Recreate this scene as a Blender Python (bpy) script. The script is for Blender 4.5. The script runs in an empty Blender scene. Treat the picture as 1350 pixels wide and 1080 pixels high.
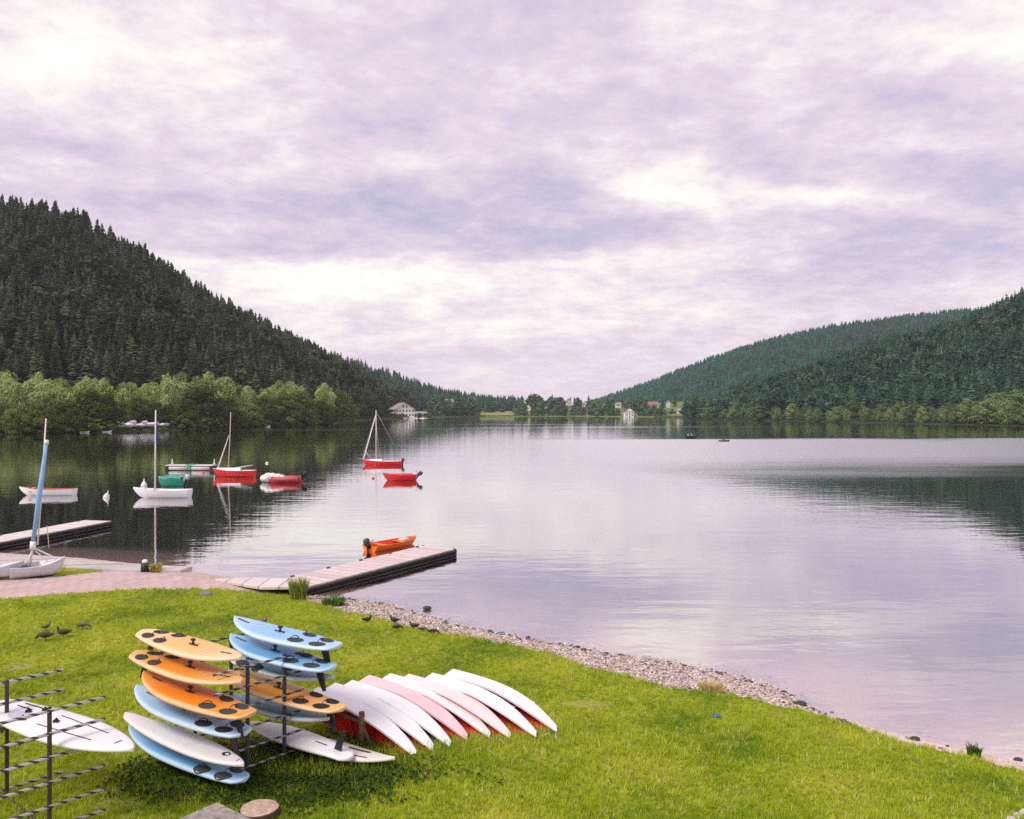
import bpy, math, random
import numpy as np
from mathutils import Vector, Matrix

random.seed(7)
rng = np.random.default_rng(7)
scene = bpy.context.scene
COL = scene.collection
R = math.radians

# ---------------------------------------------------------------- camera
HC = 7.4            # eye height over the lake (z = 0)
F = 1080.0          # focal length in photo pixels (1350 x 1080)
HZ = 541.0          # horizon row in the photo
cam_d = bpy.data.cameras.new("camera")
cam_d.sensor_width = 36.0
cam_d.lens = 36.0 * F / 1350.0
cam_d.clip_start = 0.1
cam_d.clip_end = 12000
cam = bpy.data.objects.new("camera", cam_d)
cam.location = (0, 0, HC)
cam.rotation_euler = (math.pi / 2 + 1.0 / F, 0, 0)
COL.objects.link(cam)
scene.camera = cam

# ---------------------------------------------------------------- exposure / render
scene.view_settings.view_transform = 'Standard'
scene.view_settings.look = 'None'
scene.view_settings.exposure = 0.25
scene.view_settings.gamma = 1.0
scene.render.engine = 'CYCLES'
scene.cycles.use_denoising = False     # fine grass and foliage stay crisp; the light is soft enough
scene.cycles.max_bounces = 6
scene.cycles.diffuse_bounces = 3
scene.cycles.glossy_bounces = 3
scene.cycles.transparent_max_bounces = 8
scene.cycles.volume_bounces = 1
scene.cycles.sample_clamp_indirect = 6.0

SUN_EL, SUN_AZ = R(50), R(226)      # compass style azimuth: from the left, a little behind

# ---------------------------------------------------------------- world: sky texture under broken cloud
world = bpy.data.worlds.new("World")
scene.world = world
world.use_nodes = True
wt = world.node_tree
wt.nodes.clear()


class NT:
    """tiny node builder"""
    def __init__(s, tree):
        s.t = tree

    def n(s, kind, **kw):
        nd = s.t.nodes.new(kind)
        for k, v in kw.items():
            setattr(nd, k, v)
        return nd

    def put(s, sock, v):
        if isinstance(v, bpy.types.NodeSocket):
            s.t.links.new(v, sock)
        elif v is not None:
            sock.default_value = v

    def m(s, op, a, b=None, c=None, clamp=False):
        nd = s.n('ShaderNodeMath', operation=op)
        nd.use_clamp = clamp
        for i, v in enumerate((a, b, c)):
            s.put(nd.inputs[i], v)
        return nd.outputs[0]

    def v(s, op, a, b=None):
        nd = s.n('ShaderNodeVectorMath', operation=op)
        s.put(nd.inputs[0], a)
        s.put(nd.inputs[1], b)
        return nd.outputs['Value'] if op in ('DOT_PRODUCT', 'LENGTH') else nd.outputs[0]

    def xyz(s, x=0.0, y=0.0, z=0.0):
        nd = s.n('ShaderNodeCombineXYZ')
        for i, v in enumerate((x, y, z)):
            s.put(nd.inputs[i], v)
        return nd.outputs[0]

    def sep(s, v):
        nd = s.n('ShaderNodeSeparateXYZ')
        s.put(nd.inputs[0], v)
        return nd.outputs

    def noise(s, vec, scale, detail=4.0, rough=0.55, dist=0.0, color=False):
        nd = s.n('ShaderNodeTexNoise')
        s.put(nd.inputs['Vector'], vec)
        nd.inputs['Scale'].default_value = scale
        nd.inputs['Detail'].default_value = detail
        nd.inputs['Roughness'].default_value = rough
        nd.inputs['Distortion'].default_value = dist
        return nd.outputs['Color' if color else 'Fac']

    def ramp(s, fac, stops, interp='LINEAR'):
        nd = s.n('ShaderNodeValToRGB')
        cr = nd.color_ramp
        cr.interpolation = interp
        while len(cr.elements) < len(stops):
            cr.elements.new(0.5)
        for e, (p, c) in zip(cr.elements, stops):
            e.position = p
            e.color = (*c, 1.0) if not isinstance(c, (int, float)) else (c, c, c, 1.0)
        s.put(nd.inputs[0], fac)
        return nd.outputs[0]

    def mix(s, fac, a, b, mode='MIX'):
        nd = s.n('ShaderNodeMix', data_type='RGBA', blend_type=mode)
        s.put(nd.inputs[0], fac)
        for sock, v in ((nd.inputs[6], a), (nd.inputs[7], b)):
            if isinstance(v, tuple):
                v = (*v, 1.0) if len(v) == 3 else v
            s.put(sock, v)
        return nd.outputs[2]

    def smooth(s, v, lo, hi):
        nd = s.n('ShaderNodeMapRange', interpolation_type='SMOOTHSTEP')
        s.put(nd.inputs[0], v)
        nd.inputs[1].default_value = lo
        nd.inputs[2].default_value = hi
        return nd.outputs[0]


w = NT(wt)
sky = w.n('ShaderNodeTexSky', sky_type='NISHITA')
sky.sun_disc = False
sky.sun_elevation = SUN_EL
sky.sun_rotation = SUN_AZ
bg_sky = w.n('ShaderNodeBackground')
wt.links.new(sky.outputs[0], bg_sky.inputs[0])
bg_sky.inputs[1].default_value = 0.1
tc = w.n('ShaderNodeTexCoord')
d = tc.outputs['Generated']
dx, dy, dz = w.sep(d)
zz = w.m('MAXIMUM', dz, 0.0)
inv = w.m('DIVIDE', 1.0, w.m('ADD', zz, 0.16))
plane = w.xyz(w.m('MULTIPLY', dx, inv), w.m('MULTIPLY', dy, inv), 0.0)
inv2 = w.m('DIVIDE', 1.0, w.m('ADD', zz, 0.30))
plane2 = w.xyz(w.m('MULTIPLY', dx, inv2), w.m('MULTIPLY', dy, inv2), w.m('MULTIPLY', dz, 2.0))
big = w.noise(plane, 1.1, 8.0, 0.58, 0.2)
fine = w.noise(w.v('ADD', plane2, (7.3, 2.1, 0.0)), 5.0, 12.0, 0.66, 0.12)
puff = w.noise(w.v('ADD', plane, (3.3, 5.1, 1.0)), 9.0, 10.0, 0.66, 0.1)
fine = w.m('ADD', w.m('MULTIPLY', fine, 0.62), w.m('MULTIPLY', puff, 0.38))
fine = w.m('MULTIPLY_ADD', w.m('SUBTRACT', fine, 0.5), 1.7, 0.5)
# the larger masses of this sky, fixed to compass directions
fy = w.m('MAXIMUM', dy, 0.08)
gu = w.m('DIVIDE', dx, fy)
gv = w.m('DIVIDE', dz, fy)
wob = w.noise(plane, 1.9, 5.0, 0.6, 0.0, True)
wob = w.v('MULTIPLY', w.v('SUBTRACT', wob, (0.5, 0.5, 0.5)), (0.22, 0.10, 0.0))
guv = w.v('ADD', w.xyz(gu, gv, 0.0), wob)
MASSES = [  # px, py, half width, half height, amount (+ = darker cloud base)
    (410, 262, 140, 22, .75), (625, 292, 160, 24, .8), (740, 322, 110, 16, .6), (60, 185, 130, 18, .55),
    (650, 232, 90, 26, .4), (340, 322, 150, 12, .45), (850, 110, 110, 50, .38), (1140, 110, 100, 45, .4),
    (1010, 205, 210, 22, .5), (1320, 245, 80, 30, .7), (1230, 312, 140, 22, .6), (1060, 362, 120, 12, .3),
    (500, 85, 80, 40, .28), (700, 262, 100, 18, .4), (1330, 130, 60, 40, .3), (560, 160, 120, 26, .25),
    (150, 60, 130, 50, -.7), (265, 105, 70, 30, -.6), (890, 237, 80, 28, -1.0), (1100, 262, 160, 22, -.6),
    (420, 385, 220, 30, -.85), (330, 355, 130, 14, -.7), (760, 395, 260, 40, -.4), (1290, 30, 110, 45, -.4),
    (570, 226, 60, 16, -.8), (250, 190, 70, 28, -.4), (1240, 190, 120, 12, -.5), (900, 45, 120, 30, -.25),
    (700, 352, 180, 10, -.5), (120, 230, 120, 20, -.45), (1000, 430, 240, 20, -.2), (560, 440, 160, 16, -.5),
]
acc = None
for (px, py, sx, sy, am) in MASSES:
    c = ((px - 675) / F, (HZ - py) / F, 0.0)
    q = w.v('MULTIPLY', w.v('SUBTRACT', guv, c), (F / sx * 0.8, F / sy * 0.8, 0.0))
    e = w.m('MULTIPLY', w.m('POWER', 2.71828, w.m('MULTIPLY', w.v('DOT_PRODUCT', q, q), -1.0)), am)
    acc = e if acc is None else w.m('ADD', acc, e)
front = w.smooth(dy, 0.0, 0.35)
acc = w.m('MULTIPLY', acc, front)
tone = w.m('MULTIPLY_ADD', w.m('SUBTRACT', big, 0.5), 0.95, 0.43)
tone = w.m('MULTIPLY_ADD', w.m('SUBTRACT', fine, 0.5), 0.95, tone)
tone = w.m('MULTIPLY_ADD', acc, 0.33, tone)
low = w.smooth(dz, 0.14, 0.0)          # thin pale layer towards the horizon
tone = w.m('ADD', w.m('MULTIPLY', tone, w.m('SUBTRACT', 1.0, w.m('MULTIPLY', low, 0.65))), w.m('MULTIPLY', low, 0.27))
cloud = w.ramp(tone, [(0.0, (0.97, 0.945, 0.87)), (0.20, (0.84, 0.79, 0.785)), (0.42, (0.71, 0.60, 0.695)),
                      (0.66, (0.55, 0.49, 0.63)), (0.95, (0.41, 0.405, 0.575))])
bg_c = w.n('ShaderNodeBackground')
wt.links.new(cloud, bg_c.inputs[0])
bg_c.inputs[1].default_value = 1.0
ms = w.n('ShaderNodeMixShader')
cover = w.m('MULTIPLY_ADD', w.smooth(tone, 0.95, 0.6), 0.10, 0.88)
wt.links.new(cover, ms.inputs[0])
wt.links.new(bg_sky.outputs[0], ms.inputs[1])
wt.links.new(bg_c.outputs[0], ms.inputs[2])
wo = w.n('ShaderNodeOutputWorld')
wt.links.new(ms.outputs[0], wo.inputs[0])
try:
    world.cycles.sampling_method = 'MANUAL'
    world.cycles.sample_map_resolution = 512
except Exception:
    pass

# ---------------------------------------------------------------- sun behind thin cloud
sd = bpy.data.lights.new("sun", 'SUN')
sd.energy = 2.2
sd.angle = R(22)
sd.color = (1.0, 0.95, 0.88)
sun = bpy.data.objects.new("sun", sd)
sv = Vector((math.sin(SUN_AZ) * math.cos(SUN_EL), math.cos(SUN_AZ) * math.cos(SUN_EL), math.sin(SUN_EL)))
sun.rotation_euler = sv.to_track_quat('Z', 'Y').to_euler()
sun.location = (-20, -10, 60)
COL.objects.link(sun)


# ================================================================ helpers
def at(px, py, z=0.0):
    Y = (HC - z) * F / (py - HZ)
    return Vector(((px - 675.0) / F * Y, Y, z))


def dist_at(px, Y, z=0.0):
    return Vector(((px - 675.0) / F * Y, Y, z))


def zat(py, Y):
    return HC + (HZ - py) / F * Y


MATS = {}


def mat(name, color, rough=0.6, spec=0.3, var=0.0, scale=6.0, bump=0.0, bscale=40.0, metal=0.0, dirt=None, coat=0.0):
    """principled material with a little real variation of tone, grime and surface"""
    if name in MATS:
        return MATS[name]
    m = bpy.data.materials.new(name)
    m.use_nodes = True
    t = NT(m.node_tree)
    b = m.node_tree.nodes['Principled BSDF']
    b.inputs['Roughness'].default_value = rough
    b.inputs['Specular IOR Level'].default_value = spec
    b.inputs['Metallic'].default_value = metal
    b.inputs['Coat Weight'].default_value = coat
    o = t.n('ShaderNodeTexCoord').outputs['Object']
    c = (*color, 1.0)
    if var > 0:
        f = t.noise(o, scale, 5.0, 0.6)
        dk = tuple(max(0.0, x * (1 - var)) for x in color)
        lt = tuple(min(1.0, x * (1 + var)) for x in color)
        c = t.ramp(f, [(0.3, dk), (0.7, lt)])
    if dirt:
        f2 = t.smooth(t.noise(o, dirt[1], 6.0, 0.65), 0.55, 0.75)
        c = t.mix(t.m('MULTIPLY', f2, dirt[2]), c, dirt[0])
    t.put(b.inputs['Base Color'], c)
    if bump > 0:
        bn = t.n('ShaderNodeBump')
        bn.inputs['Strength'].default_value = bump
        bn.inputs['Distance'].default_value = 0.02
        t.put(bn.inputs['Height'], t.noise(o, bscale, 4.0, 0.6))
        t.put(b.inputs['Normal'], bn.outputs[0])
    MATS[name] = m
    return m


class MB:
    """collects shapes into one mesh"""
    def __init__(s):
        s.v, s.f, s.mi, s.sm = [], [], [], []

    def add(s, verts, faces, mi=0, smooth=False):
        o = len(s.v)
        s.v.extend([tuple(p) for p in verts])
        for f in faces:
            s.f.append(tuple(i + o for i in f))
            s.mi.append(mi)
            s.sm.append(smooth)
        return s

    def box(s, c, size, rot=None, mi=0, taper=1.0):
        hx, hy, hz = size[0] / 2, size[1] / 2, size[2] / 2
        vs = [Vector((x * (taper if z > 0 else 1), y * (taper if z > 0 else 1), z)) for x in (-hx, hx) for y in (-hy, hy) for z in (-hz, hz)]
        if rot is not None:
            vs = [rot @ p for p in vs]
        c = Vector(c)
        vs = [p + c for p in vs]
        return s.add(vs, [(0, 1, 3, 2), (4, 6, 7, 5), (0, 4, 5, 1), (2, 3, 7, 6), (0, 2, 6, 4), (1, 5, 7, 3)], mi)

    def tube(s, pts, rad, n=8, mi=0, cap=True, flat=1.0, smooth=True):
        pts = [Vector(p) for p in pts]
        if isinstance(rad, (int, float)):
            rad = [rad] * len(pts)
        vs, fs = [], []
        ref = None
        for i, p in enumerate(pts):
            a = pts[max(i - 1, 0)]
            b = pts[min(i + 1, len(pts) - 1)]
            tg = (b - a).normalized()
            if ref is None:
                ref = Vector((0, 0, 1)) if abs(tg.z) < 0.9 else Vector((1, 0, 0))
            u = tg.cross(ref)
            if u.length < 1e-5:
                u = tg.orthogonal()
            u.normalize()
            v = u.cross(tg).normalized()
            ref = v
            for k in range(n):
                an = 2 * math.pi * k / n
                vs.append(p + (u * math.cos(an) + v * math.sin(an) * flat) * rad[i])
        for i in range(len(pts) - 1):
            for k in range(n):
                k2 = (k + 1) % n
                fs.append((i * n + k, i * n + k2, (i + 1) * n + k2, (i + 1) * n + k))
        s.add(vs, fs, mi, smooth)
        if cap:
            o = len(s.v) - len(vs)
            s.f.append(tuple(o + k for k in reversed(range(n))))
            s.mi.append(mi)
            s.sm.append(False)
            e = o + (len(pts) - 1) * n
            s.f.append(tuple(e + k for k in range(n)))
            s.mi.append(mi)
            s.sm.append(False)
        return s

    def loft(s, rings, mi=0, closed=True, cap0=False, cap1=False, smooth=True, mifun=None):
        n = len(rings[0])
        o = len(s.v)
        for r_ in rings:
            s.v.extend([tuple(p) for p in r_])
        kk = n if closed else n - 1
        for i in range(len(rings) - 1):
            for k in range(kk):
                k2 = (k + 1) % n
                s.f.append((o + i * n + k, o + i * n + k2, o + (i + 1) * n + k2, o + (i + 1) * n + k))
                s.mi.append(mifun(i, k) if mifun else mi)
                s.sm.append(smooth)
        if cap0:
            s.f.append(tuple(o + k for k in reversed(range(n))))
            s.mi.append(mi)
            s.sm.append(False)
        if cap1:
            s.f.append(tuple(o + (len(rings) - 1) * n + k for k in range(n)))
            s.mi.append(mi)
            s.sm.append(False)
        return s

    def ball(s, c, r_, nu=10, nv=7, mi=0, jit=0.0):
        if isinstance(r_, (int, float)):
            r_ = (r_, r_, r_)
        rings = []
        for j in range(nv + 1):
            th = math.pi * (0.02 + 0.96 * j / nv)
            rings.append([(c[0] + r_[0] * math.sin(th) * math.cos(2 * math.pi * k / nu) * (1 + random.uniform(-jit, jit)),
                           c[1] + r_[1] * math.sin(th) * math.sin(2 * math.pi * k / nu) * (1 + random.uniform(-jit, jit)),
                           c[2] + r_[2] * math.cos(th)) for k in range(nu)])
        return s.loft(rings, mi, True, True, True)

    def build(s, name, mats, parent=None, fix=True):
        me = bpy.data.meshes.new(name)
        me.from_pydata(s.v, [], s.f)
        if not isinstance(mats, (list, tuple)):
            mats = [mats]
        for m in mats:
            me.materials.append(m)
        me.polygons.foreach_set('material_index', s.mi)
        me.polygons.foreach_set('use_smooth', s.sm)
        me.update()
        if fix:
            import bmesh
            bm = bmesh.new()
            bm.from_mesh(me)
            bmesh.ops.recalc_face_normals(bm, faces=bm.faces)
            bm.to_mesh(me)
            bm.free()
        o = bpy.data.objects.new(name, me)
        COL.objects.link(o)
        if parent is not None:
            o.parent = parent
        return o


def np_mesh(name, V, Fc, mats, parent=None, attrs=None, smooth=False, link=True):
    """fast mesh from numpy arrays: V (n,3), Fc (m,3 or 4)"""
    me = bpy.data.meshes.new(name)
    V = np.ascontiguousarray(V, dtype=np.float32)
    Fc = np.ascontiguousarray(Fc, dtype=np.int32)
    m, k = Fc.shape
    me.vertices.add(len(V))
    me.vertices.foreach_set('co', V.ravel())
    me.loops.add(m * k)
    me.loops.foreach_set('vertex_index', Fc.ravel())
    me.polygons.add(m)
    me.polygons.foreach_set('loop_start', np.arange(0, m * k, k, dtype=np.int32))
    me.polygons.foreach_set('loop_total', np.full(m, k, dtype=np.int32))
    if smooth:
        me.polygons.foreach_set('use_smooth', np.ones(m, dtype=bool))
    for an, arr in (attrs or {}).items():
        a = me.attributes.new(an, 'FLOAT', 'POINT')
        a.data.foreach_set('value', np.ascontiguousarray(arr, dtype=np.float32))
    me.update(calc_edges=True)
    for mm in (mats if isinstance(mats, (list, tuple)) else [mats]):
        me.materials.append(mm)
    o = bpy.data.objects.new(name, me)
    if link:
        COL.objects.link(o)
    if parent is not None:
        o.parent = parent
    return o


def tag(o, label=None, cat=None, group=None, kind=None):
    if label:
        o['label'] = label
    if cat:
        o['category'] = cat
    if group:
        o['group'] = group
    if kind:
        o['kind'] = kind
    return o


def thing(name, label, cat, loc=(0, 0, 0), rot=(0, 0, 0), group=None, scale=1.0):
    o = bpy.data.objects.new(name, None)
    o.empty_display_size = 0.3
    COL.objects.link(o)
    o.location = loc
    o.rotation_euler = rot
    o.scale = (scale,) * 3
    return tag(o, label, cat, group)


def dup(root, loc, rot, label=None, scale=None):
    r_ = root.copy()
    COL.objects.link(r_)
    r_.location = loc
    r_.rotation_euler = rot
    if scale is not None:
        r_.scale = scale if isinstance(scale, tuple) else (scale,) * 3
    if label:
        r_['label'] = label
    for ch in list(root.children):
        c = ch.copy()
        COL.objects.link(c)
        c.parent = r_
        for g in list(ch.children):
            k = g.copy()
            COL.objects.link(k)
            k.parent = c
    return r_


def structure(o):
    o['kind'] = 'structure'
    return o


# ================================================================ the shore: height of the ground
def P2(lst):
    return np.array([[*at(p[0], p[1], p[2] if len(p) > 2 else 0.0).xy] for p in lst])


SHORE_PX = [(1350, 1007), (1311, 997), (1215, 977), (1187, 970), (1130, 955), (1079, 940), (1058, 927), (1011, 903), (952, 887),
            (878, 872), (789, 859), (700, 844), (644, 832), (591, 821), (555, 810), (507, 796), (460, 790), (404, 785),
            (370, 777), (330, 767), (290, 763), (252, 757), (215, 750), (180, 747), (110, 740), (0, 733)]
SHORE = P2(SHORE_PX)
SHORE = np.vstack([[[60.0, -12.0], [22.0, 9.0], [14.0, 14.8]], SHORE, [[-36.0, 42.0], [-70.0, 47.0]]])
LANDPOLY = np.vstack([SHORE, [[-120.0, 47.0], [-120.0, -60.0], [60.0, -60.0]]])

LAWN_PX = [(1350, 1014, .15), (1311, 1005, .15), (1285, 995, .15), (1233, 987, .15), (1192, 977, .12), (1130, 956, .1), (1079, 941, .1),
           (1041, 931, .15), (967, 915, .2), (878, 909, .25), (818, 891, .25), (775, 881, .22), (744, 866, .2), (700, 856, .2),
           (622, 839, .2), (578, 833, .25), (533, 823, .25), (493, 811, .25), (455, 807, .25), (429, 799, .22), (404, 788, .2),
           (372, 777, .3), (340, 774, .45), (260, 773.5, .45), (180, 774, .45), (90, 780, .45), (0, 787, .45)]
LAWN = P2(LAWN_PX)
LAWN = np.vstack([[[60.0, -13.0], [22.0, 8.0], [13.5, 14.6]], LAWN, [[-27.0, 28.0], [-60.0, 30.0], [-60.0, -60.0], [60.0, -60.0]]])
PATH = P2([(-400, 790, .45), (0, 787, .45), (90, 780, .45), (180, 774, .45), (260, 773.5, .45), (345, 774, .45), (385, 771, .45), (385, 765, .45), (330, 761.5, .45), (287, 761, .45),
           (233, 755, .45), (180, 751, .45), (133, 753, .45), (80, 759, .45), (0, 763, .45), (-400, 764, .45)])


def inside(poly, X, Y):
    r_ = np.zeros(X.shape, bool)
    n = len(poly)
    j = n - 1
    for i in range(n):
        xi, yi = poly[i]
        xj, yj = poly[j]
        c = ((yi > Y) != (yj > Y)) & (X < (xj - xi) * (Y - yi) / (yj - yi + 1e-12) + xi)
        r_ ^= c
        j = i
    return r_


def sdist(poly, X, Y, closed=True, line=None):
    """signed distance, positive inside"""
    pts = poly if line is None else line
    best = np.full(X.shape, 1e9)
    n = len(pts)
    for i in range(n if (closed and line is None) else n - 1):
        a = pts[i]
        b = pts[(i + 1) % n]
        dx_, dy_ = b[0] - a[0], b[1] - a[1]
        L2 = dx_ * dx_ + dy_ * dy_ + 1e-12
        t = np.clip(((X - a[0]) * dx_ + (Y - a[1]) * dy_) / L2, 0, 1)
        best = np.minimum(best, (X - a[0] - t * dx_) ** 2 + (Y - a[1] - t * dy_) ** 2)
    return np.sqrt(best) * np.where(inside(poly, X, Y), 1, -1)


def wav(X, Y, s=1.0, seed=0):
    """cheap smooth noise, about -1..1"""
    r_ = np.random.default_rng(seed)
    o = np.zeros(X.shape)
    for k in range(7):
        a = r_.uniform(0, 2 * math.pi)
        fq = s * (0.6 + 0.55 * k)
        o += np.sin((X * math.cos(a) + Y * math.sin(a)) * fq + r_.uniform(0, 6.28)) / (1 + 0.4 * k)
    return o / 3.2


def ground_h(X, Y):
    X = np.asarray(X, float)
    Y = np.asarray(Y, float)
    dd = sdist(LANDPOLY, X, Y, line=SHORE)
    tight = np.clip((-X - 9.0) / 3.0, 0, 1) * np.clip((Y - 25) / 3.0, 0, 1)       # the built quay edge by the docks is steeper
    k = 3.6 * (1 - tight) + 0.35 * tight
    land = (0.5 - 0.14 * tight) * (1 - np.exp(-np.maximum(dd, 0) / k))
    lake = np.where(dd > -4, dd * 0.055, -0.22 + (np.maximum(dd, -28) + 4) * 0.16) - 0.03 * (1 - np.exp(np.minimum(dd, 0)))
    z = np.where(dd > 0, land, lake)
    return z + 0.018 * wav(X, Y, 0.8, 3) * np.clip(dd / 3, 0, 1) * (1 - tight)


def gh(x, y):
    return float(ground_h(np.array([x]), np.array([y]))[0])


def grid(x0, x1, y0, y1, st):
    xs = np.arange(x0, x1 + st * 0.5, st)
    ys = np.arange(y0, y1 + st * 0.5, st)
    X, Y = np.meshgrid(xs, ys)
    nx, ny = len(xs), len(ys)
    i = np.arange(nx * ny).reshape(ny, nx)
    Fq = np.stack([i[:-1, :-1], i[:-1, 1:], i[1:, 1:], i[1:, :-1]], -1).reshape(-1, 4)
    return X.ravel(), Y.ravel(), Fq


# ---------------------------------------------------------------- materials of the ground
def pebble_ground_mat():
    m = bpy.data.materials.new("pebble_beach_material")
    m.use_nodes = True
    t = NT(m.node_tree)
    b = m.node_tree.nodes['Principled BSDF']
    b.inputs['Roughness'].default_value = 0.85
    o = t.n('ShaderNodeTexCoord').outputs['Object']
    vo = t.n('ShaderNodeTexVoronoi')
    t.put(vo.inputs['Vector'], o)
    vo.inputs['Scale'].default_value = 13.0
    st = t.ramp(t.sep(vo.outputs['Color'])[0], [(0.0, (0.20, 0.16, 0.15)), (0.35, (0.46, 0.37, 0.34)), (0.7, (0.60, 0.50, 0.46)), (1.0, (0.72, 0.64, 0.6))])
    big_ = t.noise(o, 0.5, 4.0)
    c = t.mix(t.smooth(big_, 0.4, 0.65), st, t.mix(0.5, st, (0.46, 0.33, 0.30)))
    xg, yg, zg = t.sep(o)
    brightened_sand = t.mix(t.noise(o, 2.2, 5.0, 0.6), (0.66, 0.46, 0.40), (0.84, 0.66, 0.60))  # pale sand, lightened to make up for light lost through the water
    under = t.m('MAXIMUM', t.smooth(zg, -0.01, -0.06), t.m('MULTIPLY', t.smooth(xg, 7.2, 8.2), 0.8))
    c = t.mix(t.m('MULTIPLY', under, 0.8), c, brightened_sand)
    t.put(b.inputs['Base Color'], c)
    bn = t.n('ShaderNodeBump')
    bn.inputs['Strength'].default_value = 0.7
    bn.inputs['Distance'].default_value = 0.03
    t.put(bn.inputs['Height'], t.m('SUBTRACT', 1.0, vo.outputs['Distance']))
    t.put(b.inputs['Normal'], bn.outputs[0])
    return m


SOIL = [(at(150, 1062, .5), .55, .35), (at(25, 880, .5), .7, .45), (at(772, 930, .4), .9, .3)]


def soil_mask_nodes(t, o):
    acc_ = None
    for p_, rx_, ry_ in SOIL:
        q_ = t.v('MULTIPLY', t.v('SUBTRACT', o, (p_.x, p_.y, 0.0)), (1 / rx_, 1 / ry_, 0.0))
        e_ = t.m('POWER', 2.71828, t.m('MULTIPLY', t.v('DOT_PRODUCT', q_, q_), -1.0))
        acc_ = e_ if acc_ is None else t.m('ADD', acc_, e_)
    return t.smooth(t.m('MULTIPLY', acc_, t.m('MULTIPLY_ADD', t.noise(o, 3.0, 5.0, 0.65), 1.6, 0.1)), 0.35, 0.8)


def lawn_mat():
    m = bpy.data.materials.new("lawn_material")
    m.use_nodes = True
    t = NT(m.node_tree)
    b = m.node_tree.nodes['Principled BSDF']
    b.inputs['Roughness'].default_value = 0.9
    b.inputs['Specular IOR Level'].default_value = 0.1
    o = t.n('ShaderNodeTexCoord').outputs['Object']
    a = t.noise(o, 0.35, 5.0, 0.6)
    c = t.ramp(a, [(0.28, (0.12, 0.18, 0.012)), (0.5, (0.27, 0.31, 0.02)), (0.72, (0.40, 0.38, 0.045))])
    f2 = t.noise(o, 9.0, 4.0, 0.7)
    c = t.mix(t.smooth(f2, 0.42, 0.7), c, (0.06, 0.095, 0.010))
    dry = t.smooth(t.noise(t.v('ADD', o, (31.0, 5.0, 0.0)), 0.55, 5.0, 0.6), 0.60, 0.74)
    c = t.mix(t.m('MULTIPLY', dry, 0.55), c, (0.30, 0.24, 0.07))
    c = t.mix(t.m('MULTIPLY', soil_mask_nodes(t, o), 0.6), c, (0.36, 0.29, 0.13))
    t.put(b.inputs['Base Color'], c)
    return m


def blade_mat():
    m = bpy.data.materials.new("grass_blade_material")
    m.use_nodes = True
    t = NT(m.node_tree)
    nt = m.node_tree
    nt.nodes.clear()
    o = t.n('ShaderNodeTexCoord').outputs['Object']
    at_ = t.n('ShaderNodeAttribute', attribute_name='tint').outputs['Fac']
    a = t.noise(o, 0.35, 5.0, 0.6)
    c = t.ramp(a, [(0.28, (0.19, 0.34, 0.018)), (0.5, (0.52, 0.64, 0.04)), (0.72, (0.79, 0.79, 0.10))])
    c = t.mix(t.m('MULTIPLY', at_, 0.8), c, t.mix(0.6, c, (0.085, 0.15, 0.01)))
    dry = t.smooth(t.noise(t.v('ADD', o, (31.0, 5.0, 0.0)), 0.55, 5.0, 0.6), 0.60, 0.74)
    c = t.mix(t.m('MULTIPLY', dry, 0.45), c, (0.60, 0.50, 0.14))
    c = t.mix(t.m('MULTIPLY', t.m('LESS_THAN', at_, 0.09), 0.7), c, (0.80, 0.72, 0.30))
    df = t.n('ShaderNodeBsdfDiffuse')
    t.put(df.inputs[0], c)
    tr = t.n('ShaderNodeBsdfTranslucent')
    t.put(tr.inputs[0], c)
    mx = t.n('ShaderNodeMixShader')
    mx.inputs[0].default_value = 0.3
    nt.links.new(df.outputs[0], mx.inputs[1])
    nt.links.new(tr.outputs[0], mx.inputs[2])
    out = t.n('ShaderNodeOutputMaterial')
    nt.links.new(mx.outputs[0], out.inputs[0])
    return m


def paver_mat():
    m = bpy.data.materials.new("pink_paver_material")
    m.use_nodes = True
    t = NT(m.node_tree)
    b = m.node_tree.nodes['Principled BSDF']
    b.inputs['Roughness'].default_value = 0.8
    o = t.n('ShaderNodeTexCoord').outputs['Object']
    mp = t.n('ShaderNodeMapping')
    t.put(mp.inputs[0], o)
    mp.inputs['Rotation'].default_value = (0, 0, R(-72))
    br = t.n('ShaderNodeTexBrick')
    t.put(br.inputs['Vector'], mp.outputs[0])
    br.inputs['Scale'].default_value = 1.0
    br.inputs['Brick Width'].default_value = 0.62
    br.inputs['Row Height'].default_value = 0.30
    br.inputs['Mortar Size'].default_value = 0.022
    br.inputs['Color1'].default_value = (0.50, 0.36, 0.345, 1)
    br.inputs['Color2'].default_value = (0.60, 0.455, 0.43, 1)
    br.inputs['Mortar'].default_value = (0.33, 0.24, 0.22, 1)
    st = t.smooth(t.noise(o, 0.9, 6.0, 0.65), 0.56, 0.72)
    c = t.mix(t.m('MULTIPLY', st, 0.45), br.outputs[0], (0.38, 0.27, 0.22))
    t.put(b.inputs['Base Color'], c)
    return m


M_PEB = pebble_ground_mat()
M_LAWN = lawn_mat()
M_BLADE = blade_mat()
M_PAVE = paver_mat()

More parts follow.
